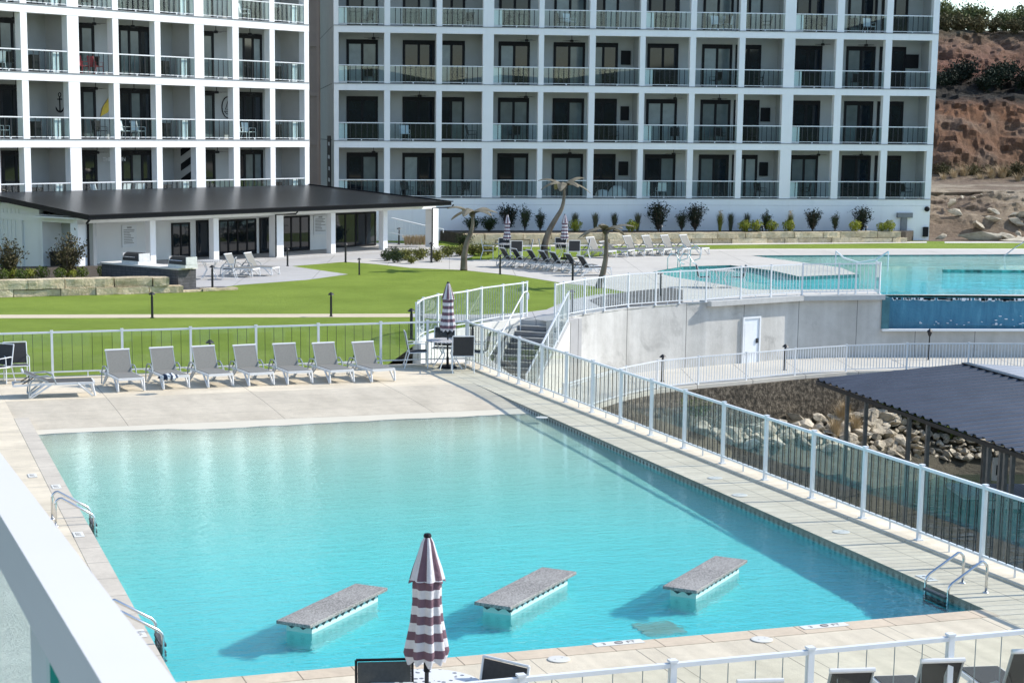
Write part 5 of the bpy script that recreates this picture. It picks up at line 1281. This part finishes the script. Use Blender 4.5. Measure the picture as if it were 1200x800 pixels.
for i, (px, py) in enumerate([(872.5, 270.5), (886, 270.5), (904, 270.5), (924, 270), (1002, 270), (1042, 271), (674, 271.5), (740, 271), (1033, 270.5)]):
    p = bedpt(px, 1.45); 
    where = ['first of the four yellow green round shrubs right of the plumed grass', 'second of the four yellow green round shrubs above the stone wall', 'third of the four yellow green round shrubs above the stone wall', 'fourth of the four yellow green round shrubs, beside the second plumed grass', 'yellow green round shrub left of the rightmost conifer above the stone wall', 'rightmost yellow green round shrub, left of the grey wall vent', 'yellow green round shrub just right of the right far umbrella', 'yellow green round shrub above the stone wall between the palms and the first dark conifer', 'low yellow green round shrub beside the rightmost one'][i]
    place(b_ball, p, i*1.3, where, 'yellow green round shrubs above the stone wall', sc=1.0 if i != 8 else .8)
con = spray('conifer', 1.75, .75, CON, 21, 60, 26, 'conifer', .13, .5); conl = spray('upright_shrub', 1.4, .42, BOXD, 22, 44, 22, 'shrub', .10, .8)
for i, (px, py, s_, wh) in enumerate([(596, 270, 1.0, 'tallest dark conifer left of the tall palm, directly behind the left far umbrella'), (771.5, 270.5, 1.12, 'big dark conifer behind the pale terrace loungers'), (814.5, 270, 1.05, 'dark conifer right of the paired shrub behind the last pale lounger'), (952, 271, .85, 'small dark conifer right of the second plumed grass'), (1009, 270, .95, 'rightmost dark conifer in the bed by the grey vent')]):
    place(con, bedpt(px, 1.0), i, wh, 'dark conifers against the white base wall', sc=s_)
for i, (px, py, s_, wh) in enumerate([(615, 270.5, 1.15, 'dark upright shrub right of the left far umbrella'), (633, 270.5, .95, 'smaller dark upright shrub beside the tall palm trunk'), (799, 270.5, .95, 'upright shrub between the two big dark conifers'), (978.5, 271, .85, 'upright shrub between the two small conifers at the right'), (897.5, 269.5, .95, 'upright shrub behind the round shrubs of the bed')]):
    place(conl, bedpt(px, 1.0), i, wh, 'upright shrubs against the white base wall', sc=s_)
gp = tuft('plumed_grass', 1.15, .32, OLV, 31, 200, plume=STRAW); gd = tuft('ornamental_grass', 1.1, .30, GRN, 32, 260)
for px, wh in ((843.5, 'left plumed grass with a pale top in the bed behind the stone wall'), (925.5, 'right plumed grass with a pale top in the bed behind the stone wall')): place(gp, bedpt(px, 1.1), px, wh, 'plumed grasses')
for i, px in enumerate((673.7, 697.5, 720, 747, 856, 875)): place(gd, bedpt(px, .7), px, 'grey green grass clump against the white base wall, %s from the left' % ORD[i], 'grey green grass clumps along the base wall', sc=1.05)
soft = spray('low_shrub', .55, .55, OLV, 41, 60, 14, 'shrub', .10, .4); softd = spray('leafy_shrub', .95, .65, BOXD, 42, 50, 22, 'shrub', .12, .5)
for i, (px, py, wh) in enumerate([(474.5, 305, 'leftmost loose golden shrub in the bed in front of the last two pavilion posts'), (492, 304.5, 'tall golden grassy shrub just left of the last pavilion post'), (482, 309, 'low golden shrub at the front of the bed left of the last pavilion post'), (512, 306.5, 'bright golden shrub just right of the last pavilion post'), (525, 301, 'green gold shrub right of the last pavilion post'), (539, 300, 'golden shrub left of the leftmost metal palm trunk'), (553.5, 299, 'low shrub directly right of the leftmost metal palm trunk'), (564, 299.5, 'golden shrub between the leftmost palm and the left terrace table'), (572, 298.5, 'small golden shrub touching the left terrace table')]):
    place(soft, P(px, py, T+.01), i*1.1, wh, 'loose golden shrubs by the pavilion corner', sc=(1.15 if i != 2 else .8))
for i, (px, py, wh) in enumerate([(544, 292, 'dark leafy shrub behind the leftmost metal palm trunk'), (573, 270, 'dark rounded leafy shrub above the left end of the stone wall'), (553, 271, 'dark leafy shrub behind the leftmost metal palm crown')]): place(softd, P(px, py, T) if i == 0 else bedpt(px, 1.2), i*2, wh, 'dark leafy shrubs at the left end of the stone wall', sc=1.0)
for i, (px, py, wh) in enumerate([(453.5, 306, 'left of the three dark box balls in front of the pavilion'), (462.5, 303.5, 'back one of the three dark box balls in front of the pavilion'), (465.5, 308, 'front right one of the three dark box balls in front of the pavilion')]): place(b_dark, P(px, py, T), i, wh, 'dark box balls in front of the pavilion', sc=.95)
sg = tuft('straw_grass', .62, .35, STRAW, 51, 160)
for i in range(6): place(sg, P(476+i*4.2, 287, T), i, 'straw coloured grass clump in the row behind the last pavilion posts, %s from left' % ORD[i], 'straw coloured grasses by the base wall')
lb_ = ['leftmost round shrub on top of the stone block wall at the left edge', 'second round shrub from the left, bright yellow, above the stone block wall', 'third round shrub from the left above the stone block wall', 'fourth round shrub from the left, bright yellow, above the stone block wall', 'wide round shrub left of the large russet bush', 'round shrub at the foot of the large russet bush', 'bright shrub just right of the foot of the large russet bush', 'round shrub right of the large russet bush', 'small round shrub in front of the left end of the outdoor kitchen', 'small round shrub in front of the middle of the outdoor kitchen']
BW = .28
b_low = ball('round_shrub', .27, BOX, 5, n=520); b_yel = ball('round_shrub', .27, YEL_, 6, n=520)
for i, (px, py) in enumerate([(3, 328.5), (15, 327.5), (25, 328.5), (35.5, 327.5), (49.5, 327), (70, 327), (85, 326.5), (96, 326), (120.5, 324.5), (151, 325.5)]):
    place(b_yel if i in (1, 3, 6) else b_low, P(px, py, T+BW), i, lb_[i], 'round shrubs above the stone block wall', sc=1.15 if i == 4 else (.8 if i in (6,) else 1.0))
bb_ = spray('russet_bush', 1.75, .85, REDB, 61, 46, 30, 'bush', .14, 1.0)
place(bb_, P(12, 327, T+BW), 1, 'large russet bush at the left edge in front of the board clad wall', 'russet bushes before the pavilion end wall', sc=.95); place(bb_, P(79, 326, T+BW), 3, 'large russet bush in front of the pavilion corner post and the litter bin', 'russet bushes before the pavilion end wall', sc=1.05)

# ------------------------------------------------------------------ stone walls
def stonemat():
    t = NT('rough_limestone'); a = t.noise(1.3, 6, .65); b = t.noise(7, 5, .7); g = t.n('ShaderNodeNewGeometry'); 
    c = t.ramp(a, [(.28, (.46, .37, .24)), (.40, (.74, .62, .43)), (.68, (.90, .79, .60))]); c = t.mix(.6, c, t.ramp(b, [(.3, (.5, .48, .42)), (.65, (1, 1, 1))]), 'MULTIPLY')
    isl = t.mix(g.outputs['Random Per Island'], (.72, .70, .66), (1.12, 1.1, 1.05)); c = t.mix(1, c, isl, 'MULTIPLY')
    t.l(c, t.b.inputs['Base Color']); t.b.inputs['Roughness'].default_value = .9; t.bump(t.math('ADD', a, b), .08); return t.m
LIME = stonemat()
def stone_wall(name, a, b, courses, depth, label, seed, lmin=.7, lmax=2.2):
    a, b = Vector(a), Vector(b); ang = math.atan2(b.y-a.y, b.x-a.x); L = (b-a).length; e = empty(name, a, ang, label, 'stone wall'); rnd = random.Random(seed); z = 0
    k = MB()
    from mathutils import noise
    for ci, (h, x0, x1) in enumerate(courses):
        x = x0*L; first = True
        while x < x1*L-.1:
            l_ = min(rnd.uniform(lmin, lmax), x1*L-x); g = .02+rnd.random()*.03; dz = rnd.uniform(-.02, .02); f0 = rnd.uniform(-.05, .06)
            n = 5; m = 3; vs = []; fs = []
            # front face grid, top grid, simple back
            def pt(u, v, w): 
                q = Vector((x+g/2+(l_-g)*u, f0+depth*w, z+.008+(h-.016+dz)*v)); nz = noise.noise(q*2.6+Vector((seed, ci*5, 0)))*.06; q.y -= nz*(1-w) if v < .99 or w < .01 else 0; q.x += noise.noise(q*3+Vector((9, 0, 0)))*.03; q.z += noise.noise(q*2+Vector((0, 9, 0)))*.02; return q
            for v in range(m+1):
                for u in range(n+1): vs.append(pt(u/n, v/m, 0))
            for u in range(n+1): vs.append(pt(u/n, 1, 1))
            for u in range(n+1): vs.append(pt(u/n, 0, 1))
            w_ = n+1
            for v in range(m+2):
                for u in range(n): fs.append((v*w_+u, v*w_+u+1, (v+1)*w_+u+1, (v+1)*w_+u))
            fs.append(tuple(v*w_+n for v in range(m+3))); fs.append(tuple(v*w_ for v in range(m+3))[::-1])
            for u in range(n): fs.append(((m+2)*w_+u, (m+2)*w_+u+1, u+1, u))
            k.add(vs, fs); x += l_
        z += h
    k.build('blocks', LIME, e, tri=True); return e
a = P(-25, 349.5, T); b = P(216, 343, T)
stone_wall('stone_block_wall', a, b, [(.28, 0, 1), (.36, 0, .925)], .75, 'low wall of big pale limestone blocks between lawn and round shrubs at left', 3, 1.0, 2.3)
k = MB(); pp_ = [wp(-25, 346.0), wp(192, 340.5), wp(205, 330), wp(120, 318.5), wp(-25, 320)]; k.prism(ccw(pp_), T, T+BW); struct(k.build('planting_bed', concrete('dark_mulch', (.09, .07, .05), .4, .3, 3, bump=.05)))
a = P(545, 287.6, T); b = P(1063, 284.0, T)
stone_wall('stone_wall', a, b, [(.30, 0, 1), (.36, 0, .985)], .6, 'long low limestone wall in front of the white hotel base wall', 5, .9, 2.4)
k = MB(); bn = Vector((-math.sin(BA), math.cos(BA), 0)); pp_ = [(a.x, a.y+.5), (b.x, b.y+.4), (BQ.x-1.0, BQ.y-.2), tuple((BQ+Vector((-30.5*math.cos(BA), -30.5*math.sin(BA), 0))-bn*.1).xy), (a.x-.4, a.y+1.8)]
k.prism(ccw(pp_), T, BED); struct(k.build('planting_bed', bpy.data.materials['dark_mulch']))
# flat edging stones and pebbles by the kitchen
a = P(215, 343, T); b = P(279, 339.5, T); stone_wall('stone_edging', a, b, [(.10, 0, 1)], .35, 'row of flat edging stones right of the stone block wall beside the lawn', 8, .7, 1.4)
sheet('gravel_bed', [(209, 343), (278, 339), (262, 336), (228, 337)], T+.02, GRAV)
# ------------------------------------------------------------------ dock roof and dock
DR = NT('blue_grey_ribbed_metal'); DR.b.inputs['Base Color'].default_value = (.045, .055, .085, 1); _x, _y, _z = DR.xyz(); DR.l(DR.mix(DR.line(_x, .55, .24, .29), DR.ramp(DR.noise(.8, 5, .6), [(.3, (.032, .043, .066)), (.7, (.052, .066, .096))]), (.010, .013, .020)), DR.b.inputs['Base Color']); DR.b.inputs['Roughness'].default_value = .42; DR.b.inputs['Metallic'].default_value = .3
e0 = P(957, 445, -2.5); e1 = P(1200, 532, -2.5); r0 = P(1131, 427.5, -2.1)
ed = (e1-e0).normalized(); e1 = e0+ed*34; rd = Vector((-ed.y, ed.x, 0)); rd = rd if rd.x > 0 else -rd
hw = (r0-e0).dot(rd); sk = (r0-e0).dot(ed)
de = empty('boat_shelter', e0, math.atan2(ed.y, ed.x), 'large dark blue-grey ribbed metal roof over the boat dock at the right', 'dock roof')
sgn = 1 if Vector((-math.sin(math.atan2(ed.y, ed.x)), math.cos(math.atan2(ed.y, ed.x)), 0)).dot(rd) > 0 else -1
k = MB(); Ln = 34; 
def dp(s_, w_, z): return (s_, sgn*w_, z)
s = 0; rise = .4; n = 0; vs = []
while s < Ln:
    for (ds, dz) in ((0, 0), (.08, .07), (.20, .07), (.28, 0), (.55, 0)):
        vs.append((s+ds, dz))
    s += .55
for (a, za) in vs:
    k.v.append(dp(a+0, 0, za)); k.v.append(dp(a+sk*1.0, hw, rise+za))
for i in range(len(vs)-1): k.f.append((2*i, 2*i+2, 2*i+3, 2*i+1))
k.build('roof_sheet', DR.m, de)
k = MB()
for (a, za) in vs: k.v.append(dp(a+sk, hw+.02, rise+za)); k.v.append(dp(a+sk*2, hw*2, za))
for i in range(len(vs)-1): k.f.append((2*i, 2*i+2, 2*i+3, 2*i+1))
k.build('roof_sheet', mat('pale_ribbed_metal', (.30, .32, .35), .3, .08, 1, metal=.4), de)
k = MB(); k.beam(dp(0, .0, -.09), dp(Ln, 0, -.09), .06, .12); k.beam(dp(0, 0, -.09), dp(sk, hw, rise-.09), .06, .14); k.beam(dp(sk, hw, rise-.09), dp(2*sk, 2*hw, -.09), .06, .14); k.build('fascia', DKBAR, de)
k = MB(); k.beam(dp(sk, hw, rise+.07), dp(sk+Ln, hw, rise+.07), .28, .04); k.build('ridge_cap', DKBAR, de)
PIPE = mat('galvanised_dock_pipe', (.22, .22, .21), .45, .2, 5, metal=.5)
for (px, py) in [(980, 460), (998, 468), (1054.5, 486), (1058, 486), (1077, 494), (1135, 518), (1139, 518), (1143, 520), (1157, 525), (1162, 527), (1169, 530)]:
    p = P(px, py, -2.6); q = p-e0; s_ = q.dot(ed); w_ = max(.15, q.dot(rd)+.15)
    k = MB(); k.box(-.055, .055, -.055, .055, -4.4, -.10); k.v = [(x+s_, y+sgn*w_, z) for x, y, z in k.v]; k.build('post', PIPE, de)
# gutter pipe leaning at the roof tip
k = MB(); a = P(918, 452, -3.2); b = P(972, 444, -3.15); k.tube([tuple(P(915, 455, -3.35)), tuple(a), tuple(b)], .06, 8); tag(k.build('gutter_pipe', WHITE), 'white gutter pipe running from the tip of the dark dock roof along the brown wall', 'gutter pipe')
DOCKM = concrete('grey_dock_deck', (.22, .23, .25), .12, .2, .6, joints=((0, .15, .012, 0),))
dk_a = P(1115, 566, -6.0); dk_ang = math.atan2(ed.y, ed.x)
de2 = empty('boat_dock', dk_a, 0, 'low grey floating dock under the ribbed roof on the dark water', 'dock')
k = MB(); k.box(-.2, 14, -2.2, 0, -.12, 0); k.build('deck', DOCKM, de2)
k = MB(); k.box(-.15, 14, -2.15, -.05, -.5, -.12); k.build('float', DKFRAME, de2)
for i in range(4): k = MB(); k.box(.6+i*1.6, 1.7+i*1.6, -2.26, -2.205, -.42, -.16); k.build('panel', GYBAR, de2)
k = MB(); k.box(-.07, .07, -.05, .05, 0, .36); p = P(1168, 556, -6.0); 
k = MB(); k.box(-.13, .13, -.03, .03, 0, .75); o = k.build('dock_sign', WHITE); q = P(1167.5, 552, -4.6); o.location = (q.x, q.y, q.z-.3); o.rotation_euler = (0, 0, .1); tag(o, 'small white upright sign fixed to a dock post', 'sign')
k = MB(); k.box(-.04, .14, -.045, -.031, .10, .65); o2 = k.build('sign_mark', DKFRAME, o); o2.scale = (.4, 1, .6); o2.location = (0, 0, .12)
# gangway below the pool fence
gw = empty('gangway', W(13.2, 1.5, -4.6), AL+R(2), 'grey gangway with thin white rails seen through the teal glass below the pool fence', 'gangway')
k = MB(); k.box(-1.2, 1.2, -12, 12, -.15, 0); k.build('deck', concrete('gangway_planks', (.24, .24, .225), .15, .3, .8, joints=((1, .2, .02, 0),)), gw)
for x in (-1.1, 1.1):
    k = MB(); k.tube([(x, -12, 1.0), (x, 12, 1.0)], .025, 6); k.tube([(x, -12, .5), (x, 12, .5)], .02, 6); k.build('rail', WHITE, gw)
    for i in range(9): k = MB(); k.tube([(x, -12+3*i, 0), (x, -12+3*i, 1.0)], .02, 6); k.build('rail_post', WHITE, gw)

# ------------------------------------------------------------------ riprap boulders
ROCK = NT('limestone_boulder'); _a = ROCK.noise(1.6, 6, .65); _i = ROCK.n('ShaderNodeObjectInfo'); _c = ROCK.ramp(_a, [(.3, (.30, .26, .20)), (.5, (.56, .50, .40)), (.75, (.70, .65, .54))]); _c = ROCK.mix(1, _c, ROCK.mix(_i.outputs['Random'], (.62, .60, .56), (1.1, 1.08, 1.04)), 'MULTIPLY'); ROCK.l(_c, ROCK.b.inputs['Base Color']); ROCK.b.inputs['Roughness'].default_value = .9; ROCK.bump(_a, .1)
def rock_mesh(seed):
    rnd = random.Random(seed); b = bmesh.new()
    for i in range(15): 
        d = Vector((rnd.gauss(0, 1), rnd.gauss(0, 1), rnd.gauss(0, 1))).normalized(); b.verts.new((d.x*1.0, d.y*.8, d.z*.62))
    r = bmesh.ops.convex_hull(b, input=b.verts); bmesh.ops.delete(b, geom=[v for v in b.verts if not v.link_faces], context='VERTS')
    bmesh.ops.bevel(b, geom=list(b.edges)+list(b.verts), offset=.02, segments=1, affect='EDGES')
    me = bpy.data.meshes.new('boulder'); b.to_mesh(me); b.free(); me.materials.append(ROCK.m); return me
rms = [rock_mesh(i) for i in range(7)]
rnd = random.Random(17); cnt = 0
def bank_point(px, py):
    # walk the ray down to the bank surface
    d = ray(px, py)
    for i in range(400):
        y = 40+i*.1; t_ = y/d[1]; x = d[0]*t_; z = EYE+d[2]*t_
        ln = bank_ln(x); tt = (wy(x-.4)-y)/ln
        if 0 <= tt <= 1.0 and z <= bank_z(x, tt): return Vector((x, y, bank_z(x, tt)))
        if tt < -.05: return None
    return None
tone = {0: 'pale', 1: 'brown', 2: 'grey'}
bl = []
spots = []
for i in range(6000):
    px = rnd.uniform(815, 1195); py = rnd.uniform(474, 548)
    d1 = ((px-1000)/75)**2+((py-502)/30)**2; d2 = ((px-1110)/85)**2+((py-525)/16)**2; d3 = ((px-880)/60)**2+((py-500)/26)**2
    if min(d1, d2, d3) > 1: continue
    if any((px-a)**2+((py-b)*1.7)**2 < (7.2)**2 for a, b in spots): continue
    spots.append((px, py))
spots.sort(key=lambda s_: s_[1])
rowsr = {}
for px, py in spots:
    p = bank_point(px, py)
    if p is None: continue
    s_ = rnd.choice([.14, .18, .24, .32, .42])*rnd.uniform(.8, 1.2) if px < 1060 else rnd.uniform(.12, .30)
    o = bpy.data.objects.new('boulder', rnd.choice(rms)); COL.objects.link(o); o.location = p+Vector((0, 0, s_*.25)); o.rotation_euler = (rnd.uniform(-.4, .4), rnd.uniform(-.4, .4), rnd.uniform(0, 6.2)); o.scale = (s_*rnd.uniform(.8, 1.4), s_, s_*rnd.uniform(.7, 1.1))
    tag(o, 'rough limestone boulder in the rock pile on the lake bank below the brown wall', 'boulder', 'boulders heaped on the lake bank'); cnt += 1
sgr = tuft('dry_grass_tuft', .8, .5, STRAW, 71, 160); ivy = spray('leafy_bank_shrub', .6, .6, BOX, 72, 40, 18, 'shrub', .14, .5)
for i, (px, py) in enumerate([(985, 500), (990, 492), (1002, 508), (978, 512)]):
    p = bank_point(px, py); 
    if p: place(sgr, p, i, 'dry straw tuft among the boulders behind the dock posts, %s from the top' % ORD[i], 'dry grass tufts among the boulders')
for i, (px, py) in enumerate([(1040, 484), (1052, 492), (1066, 496), (1078, 500), (1092, 505), (1105, 508), (1120, 516), (815, 492), (850, 498), (930, 486), (1072, 490)]):
    p = bank_point(px, py)
    if p: place(ivy, p+Vector((0, 0, .1)), i, 'green leafy shrub on the lake bank, number %s along the rock pile' % ORD[i], 'green shrubs on the lake bank')

# ------------------------------------------------------------------ hillside cut
from mathutils import noise
k = MB(); prof = [(108.0, T-.0), (110.5, T+.1), (113, .9), (116.5, 2.1), (119, 2.45), (134, 2.6), (137, 3.2), (140, 6.2), (143, 8.8), (146, 9.6), (149, 11.0), (152, 12.6), (156, 14.9), (160, 15.5), (185, 16.2), (260, 20), (420, 26)]
def hz(y):
    for (y0, z0), (y1, z1) in zip(prof, prof[1:]):
        if y <= y1: return z0+(z1-z0)*(y-y0)/(y1-y0)
    return prof[-1][1]
nx, ny = 260, 200; vs = []
ys = [108+52*(j/170) if j <= 170 else 160+260*((j-170)/30)**1.5 for j in range(ny+1)]
for i in range(nx+1):
    x = 27+75*(i/nx)**1.3+(100*(i/nx)**6)
    for y in ys:
        yy = y+2.5*noise.noise(Vector((x*.09, 0, 3)))*(1 if y > 112 else .2)
        z = hz(max(108, yy)); st = min(1, max(0, (y-111)/3)); steep = 1 if (111 < y < 118 or 136 < y < 158) else .15
        q = Vector((x, y, z)); f = (noise.noise(q*.22)*.7+noise.noise(q*.6)*.5+(noise.noise(Vector((q.x*1.5, q.y*1.5, q.z*2.4))))*.22+noise.noise(q*3.1)*.15)*steep*st
        vs.append((x, y-f*1.3, z+f*.55))
k.add(vs, [(i*(ny+1)+j, (i+1)*(ny+1)+j, (i+1)*(ny+1)+j+1, i*(ny+1)+j+1) for i in range(nx) for j in range(ny)])
HM = NT('red_clay_and_rock'); _x, _y, _z = HM.xyz(); a = HM.noise(.35, 6, .7); b = HM.noise(1.6, 6, .75); c_ = HM.noise(.12, 3); v = HM.n('ShaderNodeTexVoronoi'); HM.l(HM.co, v.inputs['Vector']); v.inputs['Scale'].default_value = .9
zz = HM.math('ADD', HM.math('DIVIDE', _z, 20.0), HM.math('MULTIPLY', HM.math('SUBTRACT', a, .5), .10))
base = HM.ramp(zz, [(.0, (.30, .22, .15)), (.09, (.50, .40, .28)), (.125, (.52, .44, .33)), (.15, (.24, .18, .11)), (.20, (.24, .135, .075)), (.40, (.31, .15, .075)), (.46, (.030, .027, .020)), (.53, (.045, .035, .025)), (.57, (.25, .105, .066)), (.70, (.30, .18, .115)), (.77, (.10, .09, .05)), (1.0, (.07, .075, .035))])
base = HM.mix(HM.math('MULTIPLY', HM.ramp(c_, [(.52, (0, 0, 0)), (.62, (1, 1, 1))]), HM.math('LESS_THAN', _z, 8.0)), base, (.30, .225, .16))
base = HM.mix(.75, base, HM.ramp(b, [(.32, (.42, .38, .34)), (.6, (1.1, 1.1, 1.1))]), 'MULTIPLY')
HM.l(base, HM.b.inputs['Base Color']); HM.b.inputs['Roughness'].default_value = .95; HM.bump(HM.math('ADD', b, HM.noise(4.5, 5, .8, stretch=(1, 1, 2.5))), .45)
struct(k.build('hillside', HM.m))
def ground_at(px, py, y0=108, y1=190):
    d = ray(px, py); y = y0
    while y < y1:
        t_ = y/d[1]; z = EYE+d[2]*t_
        if z <= hz(y): return Vector((d[0]*t_, y, hz(y)))
        y += .25
    return None
# scrub along the ledges, each bush a thing
SCR = foliage_mat('dry_scrub_leaves', (.05, .05, .02), (.17, .14, .06)); SCG = foliage_mat('hilltop_green_leaves', (.06, .09, .03), (.20, .21, .08))
s1 = spray('scrub_bush', 1.5, 1.2, SCR, 81, 46, 26, 'bush', .26, .5); s2 = spray('hilltop_tree', 3.0, 1.9, SCG, 82, 60, 40, 'tree', .40, .4); s3 = tuft('dry_grass_tuft', .9, .6, STRAW, 83, 120)
s4 = spray('dark_scrub_bush', 1.6, 1.3, CON, 84, 46, 26, 'bush', .26, .5)
bnum = [0]
def many(proto, pts, what, group, s0, s1_):
    r_ = random.Random(len(pts)*7)
    for i, (x, y) in enumerate(pts):
        place(proto, (x, y, hz(y)-.15), r_.uniform(0, 6.2), what % ORD[i % 20], group, sc=r_.uniform(s0, s1_))
many(s2, [(44.2+i*1.9, 161+(i % 3)*1.6) for i in range(14)], 'green brushy tree on top of the red hillside, %s from the hotel corner', 'brushy trees on the hilltop', .6, 1.0)
many(s1, [(43.5+i*1.55, 157.5+(i % 2)*.9) for i in range(18)], 'dry scrub bush along the hilltop edge, %s from the hotel corner', 'dry scrub bushes along the hilltop edge', .8, 1.3)
many(s4, [(40.6+i*1.15, 146.5+(i % 3)*.9) for i in range(9)], 'dark scrub bush on the middle ledge of the red hillside, %s from the hotel corner', 'dark scrub on the middle ledge', .8, 1.3)
many(s1, [(38+i*1.2, 135.8+(i % 2)*.8) for i in range(18)], 'dry bush at the foot of the red cliff, %s from the hotel corner', 'dry bushes at the foot of the red cliff', .5, .9)
many(s3, [(37.6+i*.95, 134.2+(i % 3)*.5) for i in range(20)], 'straw coloured grass tuft at the foot of the red cliff, %s from the hotel corner', 'straw tufts at the foot of the red cliff', .9, 1.5)
rnd = random.Random(31)
for i in range(70):
    x = rnd.uniform(30.5, 46); y = rnd.uniform(109.2, 117); s_ = rnd.uniform(.15, .6)*(1 if y < 115 else .6)
    o = bpy.data.objects.new('boulder', rnd.choice(rms)); COL.objects.link(o); o.location = (x, y-.6, hz(y)+.1); o.rotation_euler = (rnd.uniform(-.5, .5), rnd.uniform(-.5, .5), rnd.uniform(0, 6.2)); o.scale = (s_*1.4, s_, s_*.8)
    tag(o, 'broken limestone rock in the rubble slope right of the shaded hotel block', 'rock', 'broken rocks on the rubble slope')
for i, (x, l_, h) in enumerate([(33.2, 3.4, .9), (37.0, 1.6, 1.1), (41.0, 3.2, .55), (36.2, 5.4, .4)]):
    o = bpy.data.objects.new('boulder', rms[i]); COL.objects.link(o); o.location = (x, 108.9-(.6 if i == 3 else 0), T+h*.4); o.scale = (l_/2, .5, h*.8); o.rotation_euler = (0, 0, .1*i)
    tag(o, ['long pinkish stone slab lying at the foot of the rubble slope', 'upright pale stone block between the slabs at the rubble slope', 'flat stone slab at the right side of the rubble slope', 'low line of flat stones directly behind the far grass strip'][i], 'rock')
k = MB(); k.box(-.12, .12, -.1, .1, 0, .2); o = k.build('yellow_box', YEL); o.location = P(1164, 281.5, T); tag(o, 'tiny yellow plastic item among the rubble behind the far grass strip', 'plastic item')
# pool side details of the upper terrace: slide rails and shade sail, water fountain rails
k = MB(); p = P(803, 316, T)
e = empty('pool_handrail', p, 0, 'bent steel handrails at the corner of the upper pool behind the terrace fence', 'handrail')
for dx in (-.35, .25):
    k = MB(); k.tube([(dx-.5, 0, 0), (dx-.5, 0, .55), (dx-.35, 0, .78), (dx-.1, 0, .72), (dx+.1, 0, .35), (dx+.3, 0, .25)], .022, 8); k.build('rail', STEEL, e, smooth=True)
    k = MB(); k.tube([(dx+.05, .5, 0), (dx+.05, .5, .9), (dx+.3, .5, 1.15), (dx+.55, .5, .9), (dx+.5, .5, .5), (dx+.2, .5, .4)], .022, 8); k.build('rail', STEEL, e, smooth=True)
p = P(1190, 299, T); e = empty('pool_handrail', p, 0, 'slanting steel handrail at the right edge of the upper pool', 'handrail'); k = MB(); k.tube([(-.8, 0, -.2), (.0, 0, .45), (.5, 0, .75), (.9, 0, .7)], .03, 8); k.build('rail', STEEL, e)
p = P(1018, 318, T); e = empty('lounge_hammock', p, 0, 'white slung frame at the pool corner behind the end of the terrace fence', 'hammock'); k = MB()
k.tube([(-1.6, 0, .95), (-1.2, 0, .62), (-.5, 0, .42), (.3, 0, .55), (.9, 0, .95)], .04, 8); k.build('sling', RESIN, e); k = MB(); k.tube([(-1.6, 0, 0), (-1.6, 0, .95)], .03, 6); k.build('frame', WHITE, e); k = MB(); k.tube([(.9, 0, 0), (.9, 0, .95)], .03, 6); k.build('frame', WHITE, e)
# sloping metal stair rail by the base wall left of the last post
p = P(459, 287, T); e = empty('stair_railing', p, R(10), 'white metal stair railing against the white base wall behind the pavilion', 'stair railing')
k = MB(); k.tube([(0, 0, 1.55), (2.6, 0, .95), (3.0, 0, .9), (3.0, 0, .7)], .03, 8); k.tube([(0, 0, .7), (2.6, 0, .1)], .025, 8); k.tube([(2.6, 0, 0), (2.6, 0, .98)], .03, 8); k.build('rail', WHITE, e)
k = MB()
for i in range(12): x = .2+i*.2; k.tube([(x, 0, .66-x*.23), (x, 0, 1.5-x*.23)], .010, 4)
k.build('balusters', WHITE, e)

# wooded hills behind the viewer, added out of view to darken what the windows and the lake mirror
k = MB(); rr = random.Random(77); n = 90; vs = []
for i in range(n+1):
    a = R(150)+R(245)*i/n; 
    for j in range(7):
        rad = 420+j*55; h = (math.sin(math.pi*j/7.5)*(42+14*math.sin(a*5)+9*math.sin(a*13+1)))+rr.uniform(-3, 3) if j else -3
        vs.append((rad*math.cos(a), rad*math.sin(a), LAKE+h))
k.add(vs, [(i*7+j, (i+1)*7+j, (i+1)*7+j+1, i*7+j+1) for i in range(n) for j in range(6)])
struct(k.build('unseen_hills', mat('unseen_hill_woods', (.035, .05, .022), .95, .5, .05)))
# ------------------------------------------------------------------ light and sky
EL, AZ = R(38), R(12)
d = Vector((math.cos(AZ)*math.cos(EL), math.sin(AZ)*math.cos(EL), math.sin(EL)))
sun = bpy.data.lights.new('sun', 'SUN'); sun.energy = 3.35; sun.angle = R(.5); sun.color = (1, .945, .86); so = bpy.data.objects.new('sun', sun); COL.objects.link(so)
so.rotation_euler = d.to_track_quat('Z', 'Y').to_euler(); sun.cycles.is_caustics_light = True
w = bpy.data.worlds.new('World'); SC.world = w; w.use_nodes = True; nt = w.node_tree
sk_ = nt.nodes.new('ShaderNodeTexSky'); sk_.sky_type = 'NISHITA'; sk_.sun_disc = False; sk_.sun_elevation = EL; sk_.sun_rotation = math.pi/2-AZ; sk_.air_density = 1.0; sk_.dust_density = .25; sk_.ozone_density = 1.5
nt.links.new(sk_.outputs[0], nt.nodes['Background'].inputs[0]); nt.nodes['Background'].inputs[1].default_value = .15
SC.view_settings.view_transform = 'Standard'; SC.view_settings.look = 'None'; SC.view_settings.exposure = .74; SC.view_settings.gamma = 1
SC.cycles.use_denoising = True; SC.cycles.max_bounces = 8; SC.cycles.transparent_max_bounces = 24; SC.cycles.diffuse_bounces = 3; SC.cycles.glossy_bounces = 3; SC.cycles.transmission_bounces = 4
SC.cycles.use_adaptive_sampling = False
SC.cycles.sample_clamp_indirect = 6
for o in list(bpy.data.objects):
    if o.parent is None and o.get('category') and not o.get('kind'): o['kind'] = 'thing'
# prototypes that were never placed are removed
for o in list(bpy.data.objects):
    if o.parent is None and o.get('label') == 'x':
        for c in list(o.children_recursive): bpy.data.objects.remove(c)
        bpy.data.objects.remove(o)
